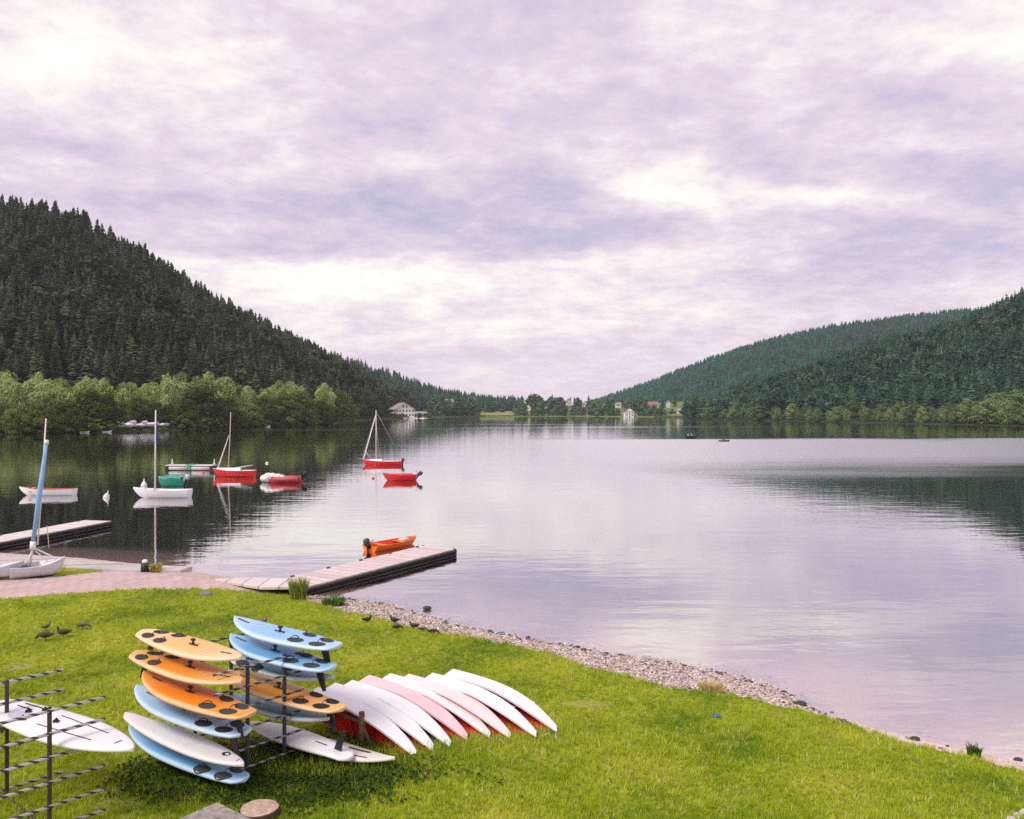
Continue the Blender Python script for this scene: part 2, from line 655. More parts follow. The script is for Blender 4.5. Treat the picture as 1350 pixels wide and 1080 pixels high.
# ---------------------------------------------------------------- ground sheets
X, Y, Fq = grid(-70, 44, -40, 70, 0.5)
g = structure(np_mesh("shore_ground", np.stack([X, Y, ground_h(X, Y)], 1), Fq, M_PEB, smooth=True))
X, Y, Fq = grid(-32, 16, 9, 37, 0.16)
sd_ = sdist(LAWN, X, Y) + 0.10 * wav(X, Y, 3.0, 5) + 0.05 * wav(X, Y, 9.0, 6)
off = np.clip(sd_ * 0.35, -0.12, 0.045) + 0.012 * wav(X, Y, 3.0, 8)
structure(np_mesh("lawn", np.stack([X, Y, ground_h(X, Y) + off], 1), Fq, M_LAWN, smooth=True))
X, Y, Fq = grid(-45, -8, 27, 42, 0.2)
sd_ = sdist(PATH, X, Y) + 0.04 * wav(X, Y, 2.0, 15)
off = np.clip(sd_ * 0.5, -0.2, 0.06)
structure(np_mesh("paved_path", np.stack([X, Y, np.minimum(ground_h(X, Y), 0.6) + off], 1), Fq, M_PAVE, smooth=True))
QG = P2([(-400, 764, .4), (-400, 741, .4), (0, 742, .4), (40, 744.5, .4), (90, 747, .4), (140, 752, .4), (80, 758.5, .4), (0, 762.5, .4)])
X, Y, Fq = grid(-48, -14, 30, 43, 0.2)
sd_ = sdist(QG, X, Y) + 0.06 * wav(X, Y, 2.0, 25)
off = np.clip(sd_ * 0.5, -0.2, 0.05) + 0.01 * wav(X, Y, 3.0, 8)
structure(np_mesh("quay_grass", np.stack([X, Y, ground_h(X, Y) + off], 1), Fq, M_LAWN, smooth=True))
M_FAR = mat("valley_ground_material", (0.07, 0.085, 0.035), 0.95, 0.1, 0.3, 0.01)
structure(MB().add([(-4000, -1500, -4.5), (4000, -1500, -4.5), (4000, 5000, -4.5), (-4000, 5000, -4.5)], [(0, 1, 2, 3)]).build("valley_floor", M_FAR))
structure(MB().add([(-900, -500, 0.44), (900, -500, 0.44), (900, -39.5, 0.44), (-900, -39.5, 0.44)], [(0, 1, 2, 3)]).build("back_field", M_LAWN))


# ---------------------------------------------------------------- lake water
def water_mat():
    m = bpy.data.materials.new("lake_water_material")
    m.use_nodes = True
    nt = m.node_tree
    nt.nodes.clear()
    t = NT(nt)
    o = t.n('ShaderNodeTexCoord').outputs['Object']
    dep = t.n('ShaderNodeAttribute', attribute_name='depth').outputs['Fac']
    x_, y_, _ = t.sep(o)
    # ripples: long low swells and small wind ripples, stronger in wind-ruffled lanes
    mp = t.v('MULTIPLY', o, (0.55, 1.5, 1.0))
    h1 = t.noise(mp, 0.55, 3.0, 0.5, 0.2)
    h2 = t.noise(mp, 2.3, 3.0, 0.55, 0.3)
    h3 = t.noise(t.v('MULTIPLY', o, (0.25, 0.9, 1.0)), 0.16, 2.0, 0.5)
    lane = t.noise(t.v('MULTIPLY', o, (0.006, 0.022, 1.0)), 1.0, 4.0, 0.6, 0.4)
    # the breezy reach in the middle distance on the right
    nn = t.noise(t.v('MULTIPLY', o, (0.008, 0.03, 1.0)), 1.0, 4.0, 0.6)
    yy = t.m('MULTIPLY_ADD', t.m('SUBTRACT', nn, 0.5), 85.0, y_)
    br = t.m('MULTIPLY', t.smooth(yy, 78.0, 128.0), t.smooth(yy, 222.0, 205.0))
    xr = t.m('SUBTRACT', x_, t.m('MULTIPLY', y_, 0.02))
    br = t.m('MULTIPLY', br, t.smooth(xr, -25.0, 25.0))
    ruf = t.m('MAXIMUM', t.m('MULTIPLY', t.smooth(lane, 0.52, 0.66), 0.35), br)
    hh = t.m('ADD', t.m('MULTIPLY', h1, 0.024), t.m('MULTIPLY', h2, t.m('MULTIPLY_ADD', ruf, 0.024, 0.004)))
    hh = t.m('ADD', hh, t.m('MULTIPLY', h3, 0.03))
    bn = t.n('ShaderNodeBump')
    bn.inputs['Strength'].default_value = 1.0
    bn.inputs['Distance'].default_value = 0.55
    t.put(bn.inputs['Height'], hh)
    lw = t.n('ShaderNodeLayerWeight')
    lw.inputs['Blend'].default_value = 0.5
    t.put(lw.inputs['Normal'], bn.outputs[0])
    frf = t.m('MULTIPLY_ADD', t.m('POWER', lw.outputs['Facing'], 1.75), 0.80, 0.20)
    gl = t.n('ShaderNodeBsdfGlossy')
    gl.inputs['Color'].default_value = (0.98, 0.97, 0.98, 1)
    t.put(gl.inputs['Roughness'], t.m('MULTIPLY_ADD', ruf, 0.22, 0.022))
    t.put(gl.inputs['Normal'], bn.outputs[0])
    df = t.n('ShaderNodeBsdfDiffuse')
    df.inputs['Color'].default_value = (0.012, 0.011, 0.009, 1)
    tp = t.n('ShaderNodeBsdfTransparent')
    tp.inputs['Color'].default_value = (0.92, 0.88, 0.86, 1)
    a = t.m('SUBTRACT', 1.0, t.m('POWER', 2.71828, t.m('MULTIPLY', dep, -1.5)))
    body = t.n('ShaderNodeMixShader')
    t.put(body.inputs[0], a)
    nt.links.new(tp.outputs[0], body.inputs[1])
    nt.links.new(df.outputs[0], body.inputs[2])
    mx = t.n('ShaderNodeMixShader')
    nt.links.new(frf, mx.inputs[0])
    nt.links.new(body.outputs[0], mx.inputs[1])
    nt.links.new(gl.outputs[0], mx.inputs[2])
    out = t.n('ShaderNodeOutputMaterial')
    nt.links.new(mx.outputs[0], out.inputs[0])
    return m


X, Y, Fq = grid(-70, 44, -12, 70, 0.5)
dep = np.maximum(-ground_h(X, Y), 0.0)
V = np.stack([X, Y, np.zeros_like(X)], 1)
n0 = len(V)
far = np.array([(-70, 70, 0), (44, 70, 0), (44, -12, 0), (-70, -12, 0), (-2600, 2600, 0), (2600, 2600, 0), (2600, -12, 0), (-2600, -12, 0),
                (-70, 2600, 0), (44, 2600, 0), (-2600, 70, 0), (2600, 70, 0)], float)
V = np.vstack([V, far])
dep = np.concatenate([dep, np.full(len(far), 3.0)])
Fq = np.vstack([Fq, np.array([(10, 0, 8, 4), (0, 1, 9, 8), (1, 11, 5, 9), (2, 6, 11, 1), (7, 3, 0, 10)]) + n0])
structure(np_mesh("lake_water", V, Fq, water_mat(), attrs={'depth': dep}))


# ================================================================ vegetation
def foliage_mat(name, lo, mid, hi, nscale=0.35, trans=0.0):
    m = bpy.data.materials.new(name)
    m.use_nodes = True
    nt = m.node_tree
    nt.nodes.clear()
    t = NT(nt)
    o = t.n('ShaderNodeTexCoord').outputs['Object']
    tint = t.n('ShaderNodeAttribute', attribute_name='tint').outputs['Fac']
    rnd = t.n('ShaderNodeObjectInfo').outputs['Random']
    f = t.m('FRACT', t.m('ADD', tint, rnd))
    n_ = t.noise(o, nscale, 3.0, 0.6)
    k = t.m('ADD', t.m('MULTIPLY', f, 0.55), t.m('MULTIPLY', n_, 0.45))
    c = t.ramp(k, [(0.15, lo), (0.5, mid), (0.85, hi)])
    df = t.n('ShaderNodeBsdfDiffuse')
    t.put(df.inputs[0], c)
    sh = df.outputs[0]
    if trans:
        tr = t.n('ShaderNodeBsdfTranslucent')
        t.put(tr.inputs[0], c)
        mx = t.n('ShaderNodeMixShader')
        mx.inputs[0].default_value = trans
        nt.links.new(sh, mx.inputs[1])
        nt.links.new(tr.outputs[0], mx.inputs[2])
        sh = mx.outputs[0]
    out = t.n('ShaderNodeOutputMaterial')
    nt.links.new(sh, out.inputs[0])
    return m


M_SPRUCE = foliage_mat("spruce_needles", (0.016, 0.024, 0.015), (0.036, 0.047, 0.028), (0.105, 0.118, 0.072))
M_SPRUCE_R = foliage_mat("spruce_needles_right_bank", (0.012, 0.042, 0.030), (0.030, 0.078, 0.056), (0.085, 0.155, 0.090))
M_FARW = foliage_mat("far_wood_needles_haze_tint", (0.016, 0.066, 0.052), (0.030, 0.102, 0.080), (0.066, 0.165, 0.115))  # bluish haze of distance tinted into the needle colour
M_LIGHT = foliage_mat("light_leaves", (0.18, 0.25, 0.075), (0.31, 0.38, 0.135), (0.46, 0.53, 0.22), 0.5, 0.2)
M_DARKL = foliage_mat("dark_leaves", (0.05, 0.075, 0.022), (0.10, 0.135, 0.038), (0.22, 0.26, 0.08), 0.5, 0.2)
M_RIGHTL = foliage_mat("right_bank_leaves", (0.08, 0.14, 0.06), (0.15, 0.22, 0.09), (0.27, 0.34, 0.13), 0.5, 0.2)
M_VILL = foliage_mat("village_leaves", (0.05, 0.095, 0.055), (0.085, 0.14, 0.075), (0.15, 0.21, 0.10), 0.5)
M_BARK = mat("bark", (0.07, 0.055, 0.042), 0.9, 0.1, 0.3, 8.0)


def conifer_np(seed, whorls=17, nb=8, rad=0.19, ragged=0.35, jz=0.035):
    """spruce of height 1: crown (verts, tris)"""
    r_ = np.random.default_rng(seed)
    V, T = [], []
    for i in range(whorls):
        q = (i + 0.3 * r_.uniform(-1, 1)) / whorls
        z = 0.07 + 0.90 * q
        rr = rad * (1 - q) ** 0.68 * r_.uniform(0.85, 1.15) + 0.012
        a0 = r_.uniform(0, 6.28)
        for k in range(nb):
            if r_.random() < 0.08:
                continue
            a = a0 + 6.283 * k / nb + r_.uniform(-0.25, 0.25)
            rk = rr * r_.uniform(1 - ragged, 1 + ragged * 0.5)
            dz_ = -0.42 * rk - 0.01 + r_.uniform(-0.015, 0.02)
            z = 0.07 + 0.90 * q + r_.uniform(-jz, jz) * (1 - 0.6 * q)
            ca, sa = math.cos(a), math.sin(a)
            wd = (rk * 0.42 + 0.010) * r_.uniform(0.8, 1.3)
            b = len(V)
            V += [(0.01 * ca, 0.01 * sa, z + 0.035), (rk * 0.62 * ca - wd * sa, rk * 0.62 * sa + wd * ca, z + dz_ * 0.95 - 0.012),
                  (rk * ca, rk * sa, z + dz_), (rk * 0.62 * ca + wd * sa, rk * 0.62 * sa - wd * ca, z + dz_ * 0.95 - 0.012),
                  (rk * 0.55 * ca, rk * 0.55 * sa, z + dz_ * 0.35 + 0.012)]
            T += [(b, b + 1, b + 4), (b + 1, b + 2, b + 4), (b + 2, b + 3, b + 4), (b + 3, b, b + 4)]
    b = len(V)          # leader and inner core
    V += [(0, 0, 1.02)] + [(rad * 0.38 * math.cos(k * 1.2566), rad * 0.38 * math.sin(k * 1.2566), 0.12) for k in range(5)]
    T += [(b, b + 1 + k, b + 1 + (k + 1) % 5) for k in range(5)]
    b = len(V)
    V += [(0.006, 0, 0.93), (-0.004, 0.005, 0.93), (-0.004, -0.005, 0.93), (0, 0, 1.05)]
    T += [(b, b + 1, b + 3), (b + 1, b + 2, b + 3), (b + 2, b, b + 3)]
    return np.array(V), np.array(T)


def trunk_np(r_base=0.018, h=0.5):
    mb = MB().tube([(0, 0, -0.08), (0.002, 0, h * 0.4), (0, 0.001, h)], [r_base, r_base * 0.8, r_base * 0.4], 6)
    return mb


def broadleaf_np(seed, blobs=13, per=250, wid=0.36, leaf=0.026, low=0.10, tall=1.0):
    """broadleaf of height 1: crown (verts, quads) in leafy clumps along limbs; returns blob centres too"""
    r_ = np.random.default_rng(seed)
    C = []
    for i in range(blobs):
        q = (i + 0.5) / blobs
        z = low + 0.08 + (0.86 - low) * q
        env = wid * math.sin(math.pi * min(1.0, 0.18 + 0.80 * q)) ** 0.75
        a = i * 2.4 + r_.uniform(-0.5, 0.5)
        rr = env * r_.uniform(0.35, 0.85)
        C.append((rr * math.cos(a), rr * math.sin(a), z * tall, r_.uniform(0.11, 0.175) * (0.8 + 0.4 * math.sin(math.pi * q))))
    V, T = [], []
    for (cx, cy, cz, cr) in C:
        n = int(per * (cr / 0.14) ** 2)
        dv = r_.normal(size=(n, 3))
        dv /= np.linalg.norm(dv, axis=1)[:, None]
        rad = cr * (1 - 0.55 * r_.random(n) ** 2.2) * (1 + 0.18 * np.sin(dv[:, 0] * 7 + cx * 30) * np.cos(dv[:, 2] * 6))
        p = np.array([cx, cy, cz]) + dv * rad[:, None] * np.array([1.05, 1.05, 0.8])
        nrm = dv + r_.normal(size=(n, 3)) * 0.55 + np.array([0, 0, 0.25])
        nrm /= np.linalg.norm(nrm, axis=1)[:, None]
        u = np.cross(nrm, r_.normal(size=(n, 3)))
        u /= np.linalg.norm(u, axis=1)[:, None]
        v = np.cross(nrm, u)
        s1 = leaf * r_.uniform(0.5, 1.35, n)[:, None]
        s2 = s1 * r_.uniform(0.5, 0.9, n)[:, None]
        q4 = np.stack([p - u * s1, p - v * s2, p + u * s1, p + v * s2], 1)
        b = len(V) * 4 if False else sum(len(x_) for x_ in V)
        V.append(q4.reshape(-1, 3))
        T.append(np.arange(n * 4).reshape(n, 4) + b)
    return np.vstack(V), np.vstack(T), C


CON = [conifer_np(s, 16, 7, rd, rg) for s, rd, rg in ((1, .17, .3), (2, .20, .4), (3, .145, .35), (4, .185, .45), (5, .22, .35), (6, .16, .5))]
CON_LOW = [conifer_np(s + 20, 9, 6, rd, .45) for s, rd in ((1, .19), (2, .22), (3, .17), (4, .24))]
def broad_low(seed):
    V, T, _ = broadleaf_np(seed, blobs=7, per=40, wid=0.22, leaf=0.065, low=0.05)
    return V, np.vstack([T[:, [0, 1, 2]], T[:, [0, 2, 3]]])


BRL = [broad_low(s) for s in (61, 62)]
CON_TINY = [conifer_np(s + 40, 5, 5, rd, .35) for s, rd in ((1, .32), (2, .38), (3, .30))]


def hide_proto(o):
    """unlink a prototype: only its copies stand in the scene"""
    for c in list(o.users_collection):
        c.objects.unlink(o)


def forest(name, label, places, protos, material, cat='forest', crest=None):
    """places: (n,4) x y z height -> one mesh of many trees"""
    Vs, Ts, tint = [], [], []
    b = 0
    r_ = np.random.default_rng(len(places))
    for j, (x, y, z, h) in enumerate(places):
        V, T = protos[r_.integers(len(protos) if crest is None or not crest[j] else len(protos) - 2)]
        a = r_.uniform(0, 6.283)
        ca, sa = math.cos(a), math.sin(a)
        sx = h * r_.uniform(1.05, 1.65)
        Vn = np.stack([(V[:, 0] * ca - V[:, 1] * sa) * sx + x, (V[:, 0] * sa + V[:, 1] * ca) * sx + y, V[:, 2] * h + z - 0.03 * h], 1)
        Vs.append(Vn)
        Ts.append(T + b)
        tint.append(np.full(len(V), r_.random()))
        b += len(V)
    o = np_mesh(name, np.vstack(Vs), np.vstack(Ts), material, attrs={'tint': np.concatenate(tint)})
    return tag(o, label, cat, None, 'stuff')


# ---------------------------------------------------------------- hills
def hill(name, foot, ridge, material, zfoot=1.0, prof=1.0, back=500.0, nz=0.0, seed=0):
    """foot: [(px, Y)], ridge: [(px, py_ground, Y)] -> surface function and mesh"""
    fx = np.array([p[0] for p in foot], float)
    fY = np.array([p[1] for p in foot], float)
    rx = np.array([p[0] for p in ridge], float)
    rY = np.array([p[2] for p in ridge], float)
    rz = np.array([zat(p[1], p[2]) for p in ridge], float)

    def surf(px, s):
        px = np.asarray(px, float)
        s = np.asarray(s, float)
        y0 = np.interp(px, fx, fY)
        y1 = np.interp(px, rx, rY)
        z1 = np.interp(px, rx, rz)
        sc = np.clip(s, 0, 1)
        Yp = np.where(s <= 1, y0 + (y1 - y0) * sc, y1 + (s - 1) * back)
        Xp = (px - 675.0) / F * Yp
        Zp = zfoot + (z1 - zfoot) * sc ** prof - np.maximum(s - 1, 0) * 0.35 * z1
        bumpy = nz * wav(Xp, Yp, 0.03, seed) * np.sin(np.pi * np.clip(s, 0, 1)) * (z1 / 60.0)
        return Xp, Yp, Zp + bumpy
    us = np.linspace(rx[0], rx[-1], 90)
    ss = np.concatenate([[-0.12], np.linspace(0, 1, 26), np.linspace(1.1, 2.2, 6)])
    U, S = np.meshgrid(us, ss)
    Xp, Yp, Zp = surf(U.ravel(), S.ravel())
    Zp = np.where(S.ravel() < 0, -3.0, Zp)
    i = np.arange(U.size).reshape(U.shape)
    Fq_ = np.stack([i[:-1, :-1], i[:-1, 1:], i[1:, 1:], i[1:, :-1]], -1).reshape(-1, 4)
    o = structure(np_mesh(name, np.stack([Xp, Yp, Zp], 1), Fq_, material, smooth=True))
    return surf


M_HILL = mat("forest_floor", (0.016, 0.030, 0.018), 1.0, 0.05, 0.3, 0.05)
M_MEADOW = mat("meadow_grass", (0.14, 0.18, 0.06), 0.95, 0.1, 0.25, 0.04)
hill_left = hill("left_hill", [(-420, 280), (0, 300), (100, 312), (200, 330), (300, 362), (350, 400), (400, 450), (450, 540), (490, 650), (515, 780), (560, 860)],
                 [(-420, 215, 600), (-150, 240, 610), (0, 282, 620), (60, 290, 630), (110, 305, 640), (160, 335, 650), (200, 356, 660), (260, 395, 675), (300, 418, 690),
                  (350, 446, 705), (400, 470, 720), (450, 492, 760), (490, 513, 830), (515, 530, 870), (560, 542, 900)], M_HILL, 1.5, 1.05, 300, 6, 1)
hill_left_far = hill("left_far_hill", [(380, 860), (480, 880), (560, 930), (640, 1010), (720, 1080)],
                     [(380, 455, 1250), (440, 474, 1260), (480, 487, 1270), (540, 507, 1290), (600, 524, 1310), (640, 532, 1330), (720, 539, 1350)], M_HILL, 2.0, 1.0, 400, 5, 2)
hill_right = hill("right_hill", [(905, 690), (930, 670), (1000, 590), (1100, 520), (1200, 465), (1350, 415), (1700, 360)],
                  [(905, 553, 860), (930, 549, 860), (946, 532, 855), (1017, 510, 840), (1072, 494, 810), (1146, 465, 790), (1220, 450, 770), (1260, 438, 750), (1294, 424, 735),
                   (1350, 398, 720), (1700, 310, 680)], M_HILL, 1.5, 1.05, 400, 6, 3)
hill_right_far = hill("right_far_hill", [(740, 1150), (900, 1120), (1100, 1050), (1700, 1000)],
                      [(740, 541, 1900), (780, 532, 1880), (850, 508, 1850), (930, 476, 1830), (1000, 453, 1810), (1100, 430, 1800), (1200, 417, 1790), (1280, 410, 1780), (1400, 398, 1770),
                       (1700, 370, 1750)], M_HILL, 2.0, 1.0, 500, 8, 4)
village_rise = hill("village_rise", [(480, 830), (560, 860), (640, 960), (760, 990), (870, 880), (930, 700), (980, 690)],
                    [(480, 529, 1250), (560, 530, 1250), (640, 533, 1280), (760, 534, 1300), (870, 531, 1260), (930, 528, 1150), (980, 528, 1100)], M_MEADOW, 0.6, 1.0, 600, 1, 5)


def hill_trees(surf, n, px0, px1, s0, s1, hmin, hmax, seed):
    r_ = np.random.default_rng(seed)
    px = r_.uniform(px0, px1, n)
    s = s0 + (s1 - s0) * r_.random(n) ** 0.9
    x, y, z = surf(px, s)
    h = r_.uniform(hmin, hmax, n) * (1 + 0.18 * wav(x, y, 0.02, seed))
    return np.stack([x, y, z, h, px, s], 1)


def conifer_things(places, protos, material, label, group, name):
    """individual spruces sharing a few meshes"""
    roots = []
    for k, (V, T) in enumerate(protos):
        root = bpy.data.objects.new(name, None)
        tag(root, label, 'tree', group)
        COL.objects.link(root)
        np_mesh("crown", V, T, material, root)
        trunk_np().build("trunk", M_BARK, root)
        roots.append(root)
    r_ = random.Random(5)
    for k, (x, y, z, h) in enumerate(places):
        src = roots[k % len(roots)]
        sw = h * r_.uniform(1.05, 1.65)
        loc, rot, sc = (x, y, z), (0, 0, r_.uniform(0, 6.28)), (sw, sw, h)
        if k < len(roots):
            src.location, src.rotation_euler, src.scale = loc, rot, sc
        else:
            dup(src, loc, rot, None, sc)


LT = hill_trees(hill_left, 4200, -150, 545, 0.10, 1.02, 9.0, 18.5, 11)
sk = hill_trees(hill_left, 260, -60, 540, 0.98, 1.02, 9, 19, 12)     # the crest
LT = np.vstack([LT, sk])
inframe = (LT[:, 4] > 2) & (LT[:, 4] < 460)
top_py = HZ - (LT[:, 2] + LT[:, 3] - HC) / LT[:, 1] * F
vis = inframe & (top_py < 488 + np.maximum(LT[:, 4] - 300, 0) * 0.2)
score = np.where(vis, LT[:, 3] / LT[:, 1], 0)
order = np.argsort(-score)
conifer_things(LT[order[:205], :4], CON, M_SPRUCE, "dark green spruce standing in the wood on the steep left hillside", "spruces on the left hillside", "spruce_tree")
forest("left_hill_forest", "dense dark wood, mostly spruce, covering the steep left hill to its crest", LT[order[205:], :4], CON * 2 + BRL, M_SPRUCE, crest=LT[order[205:], 5] > 0.8)

RT = hill_trees(hill_right, 4600, 905, 1480, 0.03, 1.01, 8, 16, 13)
sk = hill_trees(hill_right, 200, 940, 1400, 0.98, 1.02, 11, 16, 14)
RT = np.vstack([RT, sk])
top_py = HZ - (RT[:, 2] + RT[:, 3] - HC) / RT[:, 1] * F
vis = (RT[:, 4] < 1348) & (RT[:, 4] > 935) & (top_py < 522)
order = np.argsort(-np.where(vis, RT[:, 3] / RT[:, 1], 0))
conifer_things(RT[order[:90], :4], CON, M_SPRUCE_R, "green spruce standing on the lower slope of the right hill", "spruces on the right hillside", "spruce_tree")
forest("right_hill_forest", "mixed wood, mostly spruce, covering the near hill on the right", RT[order[90:], :4], CON_LOW * 2 + BRL, M_SPRUCE_R, crest=RT[order[90:], 5] > 0.85)

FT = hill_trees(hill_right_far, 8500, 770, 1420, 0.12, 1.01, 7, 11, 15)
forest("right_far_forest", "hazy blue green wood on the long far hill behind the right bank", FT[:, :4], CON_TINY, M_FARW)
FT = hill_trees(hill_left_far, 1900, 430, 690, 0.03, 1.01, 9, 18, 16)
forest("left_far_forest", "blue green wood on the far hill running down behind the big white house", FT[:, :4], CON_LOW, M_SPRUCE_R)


M_SNAG = mat("bleached_dead_wood", (0.42, 0.40, 0.36), 0.9, 0.1, 0.2, 0.5)
for (sf, px_, s_, h_, lb_) in ((hill_right, 1241, .52, 17, "bleached dead trunk standing tall in the wood near the middle of the right hill"), (hill_right, 1338, .70, 15, "bleached dead trunk high on the right hill at the picture's edge"),
                               (hill_right, 1209, .40, 9, "short bleached dead trunk low in the wood of the right hill"), (hill_left, 355, .62, 17, "bleached dead trunk low on the left hill's long slope"), (hill_left, 70, .72, 16, "bleached dead trunk high on the left hill")):
    x, y, z = sf(np.array([px_]), np.array([s_]))
    t_ = thing("dead_tree", lb_, "dead tree", (x[0], y[0], z[0]))
    mb_ = MB().tube([(0, 0, -.5), (.15, 0, h_ * .5), (.1, .1, h_)], [.32, .22, .06], 6)
    for k_ in range(7):
        a_ = k_ * 2.4
        zz_ = h_ * (.4 + .08 * k_)
        mb_.tube([(.12, .03, zz_), (math.cos(a_) * 1.5, math.sin(a_) * 1.5, zz_ + .5)], [.09, .03], 4)
    mb_.build("trunk", M_SNAG, t_)


# ---------------------------------------------------------------- broadleaf trees on the banks
def broadleaf_protos(name, seeds, material, **kw):
    roots = []
    for s in seeds:
        V, T, C = broadleaf_np(s, **kw)
        root = bpy.data.objects.new(name, None)
        COL.objects.link(root)
        np_mesh("crown", V, T, material, root)
        mb = MB().tube([(0, 0, -0.05), (0.004, 0.002, 0.18), (0, 0, 0.42), (0.01, 0, 0.7)], [0.028, 0.021, 0.014, 0.005], 7)
        for (cx, cy, cz, cr) in C[::2]:
            zb = max(0.1, cz * 0.55 - 0.02)
            mb.tube([(0, 0, zb), (cx * 0.5, cy * 0.5, (zb + cz) / 2 + 0.01), (cx, cy, cz)], [0.010, 0.007, 0.003], 5)
        mb.build("trunk", M_BARK, root)
        roots.append(root)
    return roots


def plant_trees(roots, places, label, group, cat='tree'):
    """places: (x, y, z, height, width factor)"""
    r_ = random.Random(len(places))
    for o in roots:
        tag(o, label, cat, group)
    for k, (x, y, z, h, wf) in enumerate(places):
        src = roots[k % len(roots)]
        loc, rot, sc = (x, y, z), (0, 0, r_.uniform(0, 6.28)), (h * wf, h * wf, h)
        if k < len(roots):
            src.location, src.rotation_euler, src.scale = loc, rot, sc
        else:
            dup(src, loc, rot, None, sc)
    for o in roots[len(places):]:
        for c in list(o.children):
            bpy.data.objects.remove(c)
        bpy.data.objects.remove(o)


def shoreY_left(px):
    return float(np.interp(px, [-200, 0, 130, 260, 360, 440, 470, 520, 560], [235, 250, 275, 310, 375, 440, 560, 700, 800]))


# the low ground the left bank trees stand on
us = np.linspace(-420, 560, 60)
sh = np.array([shoreY_left(u) for u in us])
VV, n = [], len(us)
for k, (dY, zz_) in enumerate(((-3, -1.0), (0, 0.15), (8, 0.7), (60, 1.4), (170, 2.2))):
    for u, y0 in zip(us, sh):
        yy = y0 + dY + (1.2 * math.sin(u * 0.21) if k < 2 else 0)
        VV.append(((u - 675) / F * yy, yy, zz_))
FFq = [(k * n + i, k * n + i + 1, (k + 1) * n + i + 1, (k + 1) * n + i) for k in range(4) for i in range(n - 1)]
structure(MB().add(VV, FFq, 0, True).build("left_bank", mat("bank_grass", (0.04, 0.048, 0.02), 0.95, 0.1, 0.35, 0.3)))

r_ = random.Random(3)
back = []
px = -70.0
while px < 436:
    for dYk in (66, 46, 30):
        Yt = shoreY_left(px) + dYk + r_.uniform(-7, 7)
        hpx = float(np.interp(px, [0, 60, 200, 300, 380, 440], [68, 70, 67, 59, 52, 45])) * (1.0 if dYk > 50 else 0.94 if dYk > 40 else 0.86)
        h = hpx / F * Yt * r_.uniform(0.74, 1.12)
        q = px + r_.uniform(-8, 8)
        back.append(((q - 675) / F * Yt, Yt, 1.2, h, r_.uniform(0.55, 1.05)))
    px += 19
plant_trees(broadleaf_protos("broadleaf_tree", (101, 102, 103, 104, 105), M_LIGHT, blobs=15, per=230, wid=0.27, leaf=0.024, low=0.02), back,
            "pale yellow green broadleaf tree in the belt at the foot of the left hill", "pale broadleaf trees below the left hill")
frontp = []     # px, top py, width px, dY
for (q, tp, wpx, dY) in [(-30, 520, 60, 6), (12, 540, 36, 3), (52, 531, 52, 4), (88, 528, 48, 8), (118, 514, 66, 10), (140, 520, 50, 6), (180, 523, 40, 20), (268, 508, 66, 12),
                         (246, 524, 44, 6), (300, 524, 46, 6), (328, 530, 40, 5), (350, 521, 44, 9), (376, 518, 52, 8), (398, 516, 50, 9), (420, 528, 40, 6), (437, 534, 30, 5),
                         (100, 538, 40, 3), (32, 548, 34, 2), (312, 545, 30, 3), (362, 544, 28, 3), (222, 532, 34, 16), (160, 528, 34, 18), (205, 530, 36, 19)]:
    Yt = shoreY_left(q) + dY - 2.0
    h = (zat(tp, Yt) - 0.4)
    frontp.append(((q - 675) / F * Yt, Yt, 0.4, h, (wpx / F * Yt) / (0.84 * h)))
plant_trees(broadleaf_protos("broadleaf_tree", (111, 112, 113, 114), M_DARKL, blobs=15, per=260, wid=0.36, leaf=0.026, low=-0.06), frontp,
            "rounded dark olive broadleaf tree leaning over the water of the left bank", "dark broadleaf trees along the left bank")
bushp = []
for k in range(34):
    q = -20 + k * 13.6 + r_.uniform(-4, 4)
    camp_ = 150 < q < 232
    Yt = shoreY_left(q) + r_.uniform(0.5, 2.5)
    bushp.append(((q - 675) / F * Yt, Yt, 0.0, r_.uniform(1.3, 2.3) if camp_ else r_.uniform(3.2, 6.5), r_.uniform(1.2, 1.9)))
for q in (511, 515, 519, 523, 527, 532, 538, 543, 549, 556, 562, 505):
    bushp.append(((q - 675) / F * 712, 712 + (q - 505) * 0.6, 0.6, r_.uniform(3.0, 5.0), r_.uniform(1.4, 2.0)))
plant_trees(broadleaf_protos("bush", (151, 152, 153), M_DARKL, blobs=9, per=150, wid=0.42, leaf=0.06, low=-0.1), bushp,
            "low dark bush hanging over the water's edge on the left shore", "bushes along the left shore", "bush")
headp = []
for (q, tp, wpx, Yt) in [(446, 512, 30, 500), (458, 518, 28, 520), (470, 508, 30, 600), (482, 514, 28, 640), (494, 522, 26, 680), (452, 532, 24, 480), (466, 533, 22, 540), (478, 532, 22, 620),
                         (490, 534, 20, 690), (500, 535, 18, 740), (506, 518, 20, 800), (514, 514, 18, 830)]:
    h = zat(tp, Yt) - 0.8
    headp.append(((q - 675) / F * Yt, Yt, 0.8, h, (wpx / F * Yt) / (0.84 * h)))
plant_trees(broadleaf_protos("broadleaf_tree", (121, 122, 123), M_DARKL, blobs=11, per=150, wid=0.33, leaf=0.035, low=0.0), headp,
            "dark broadleaf tree on the wooded point beside the big white house", "dark trees on the wooded point")


def shoreY_right(px):
    return float(np.interp(px, [860, 930, 1000, 1100, 1200, 1350, 1500], [860, 668, 590, 505, 445, 382, 340]))


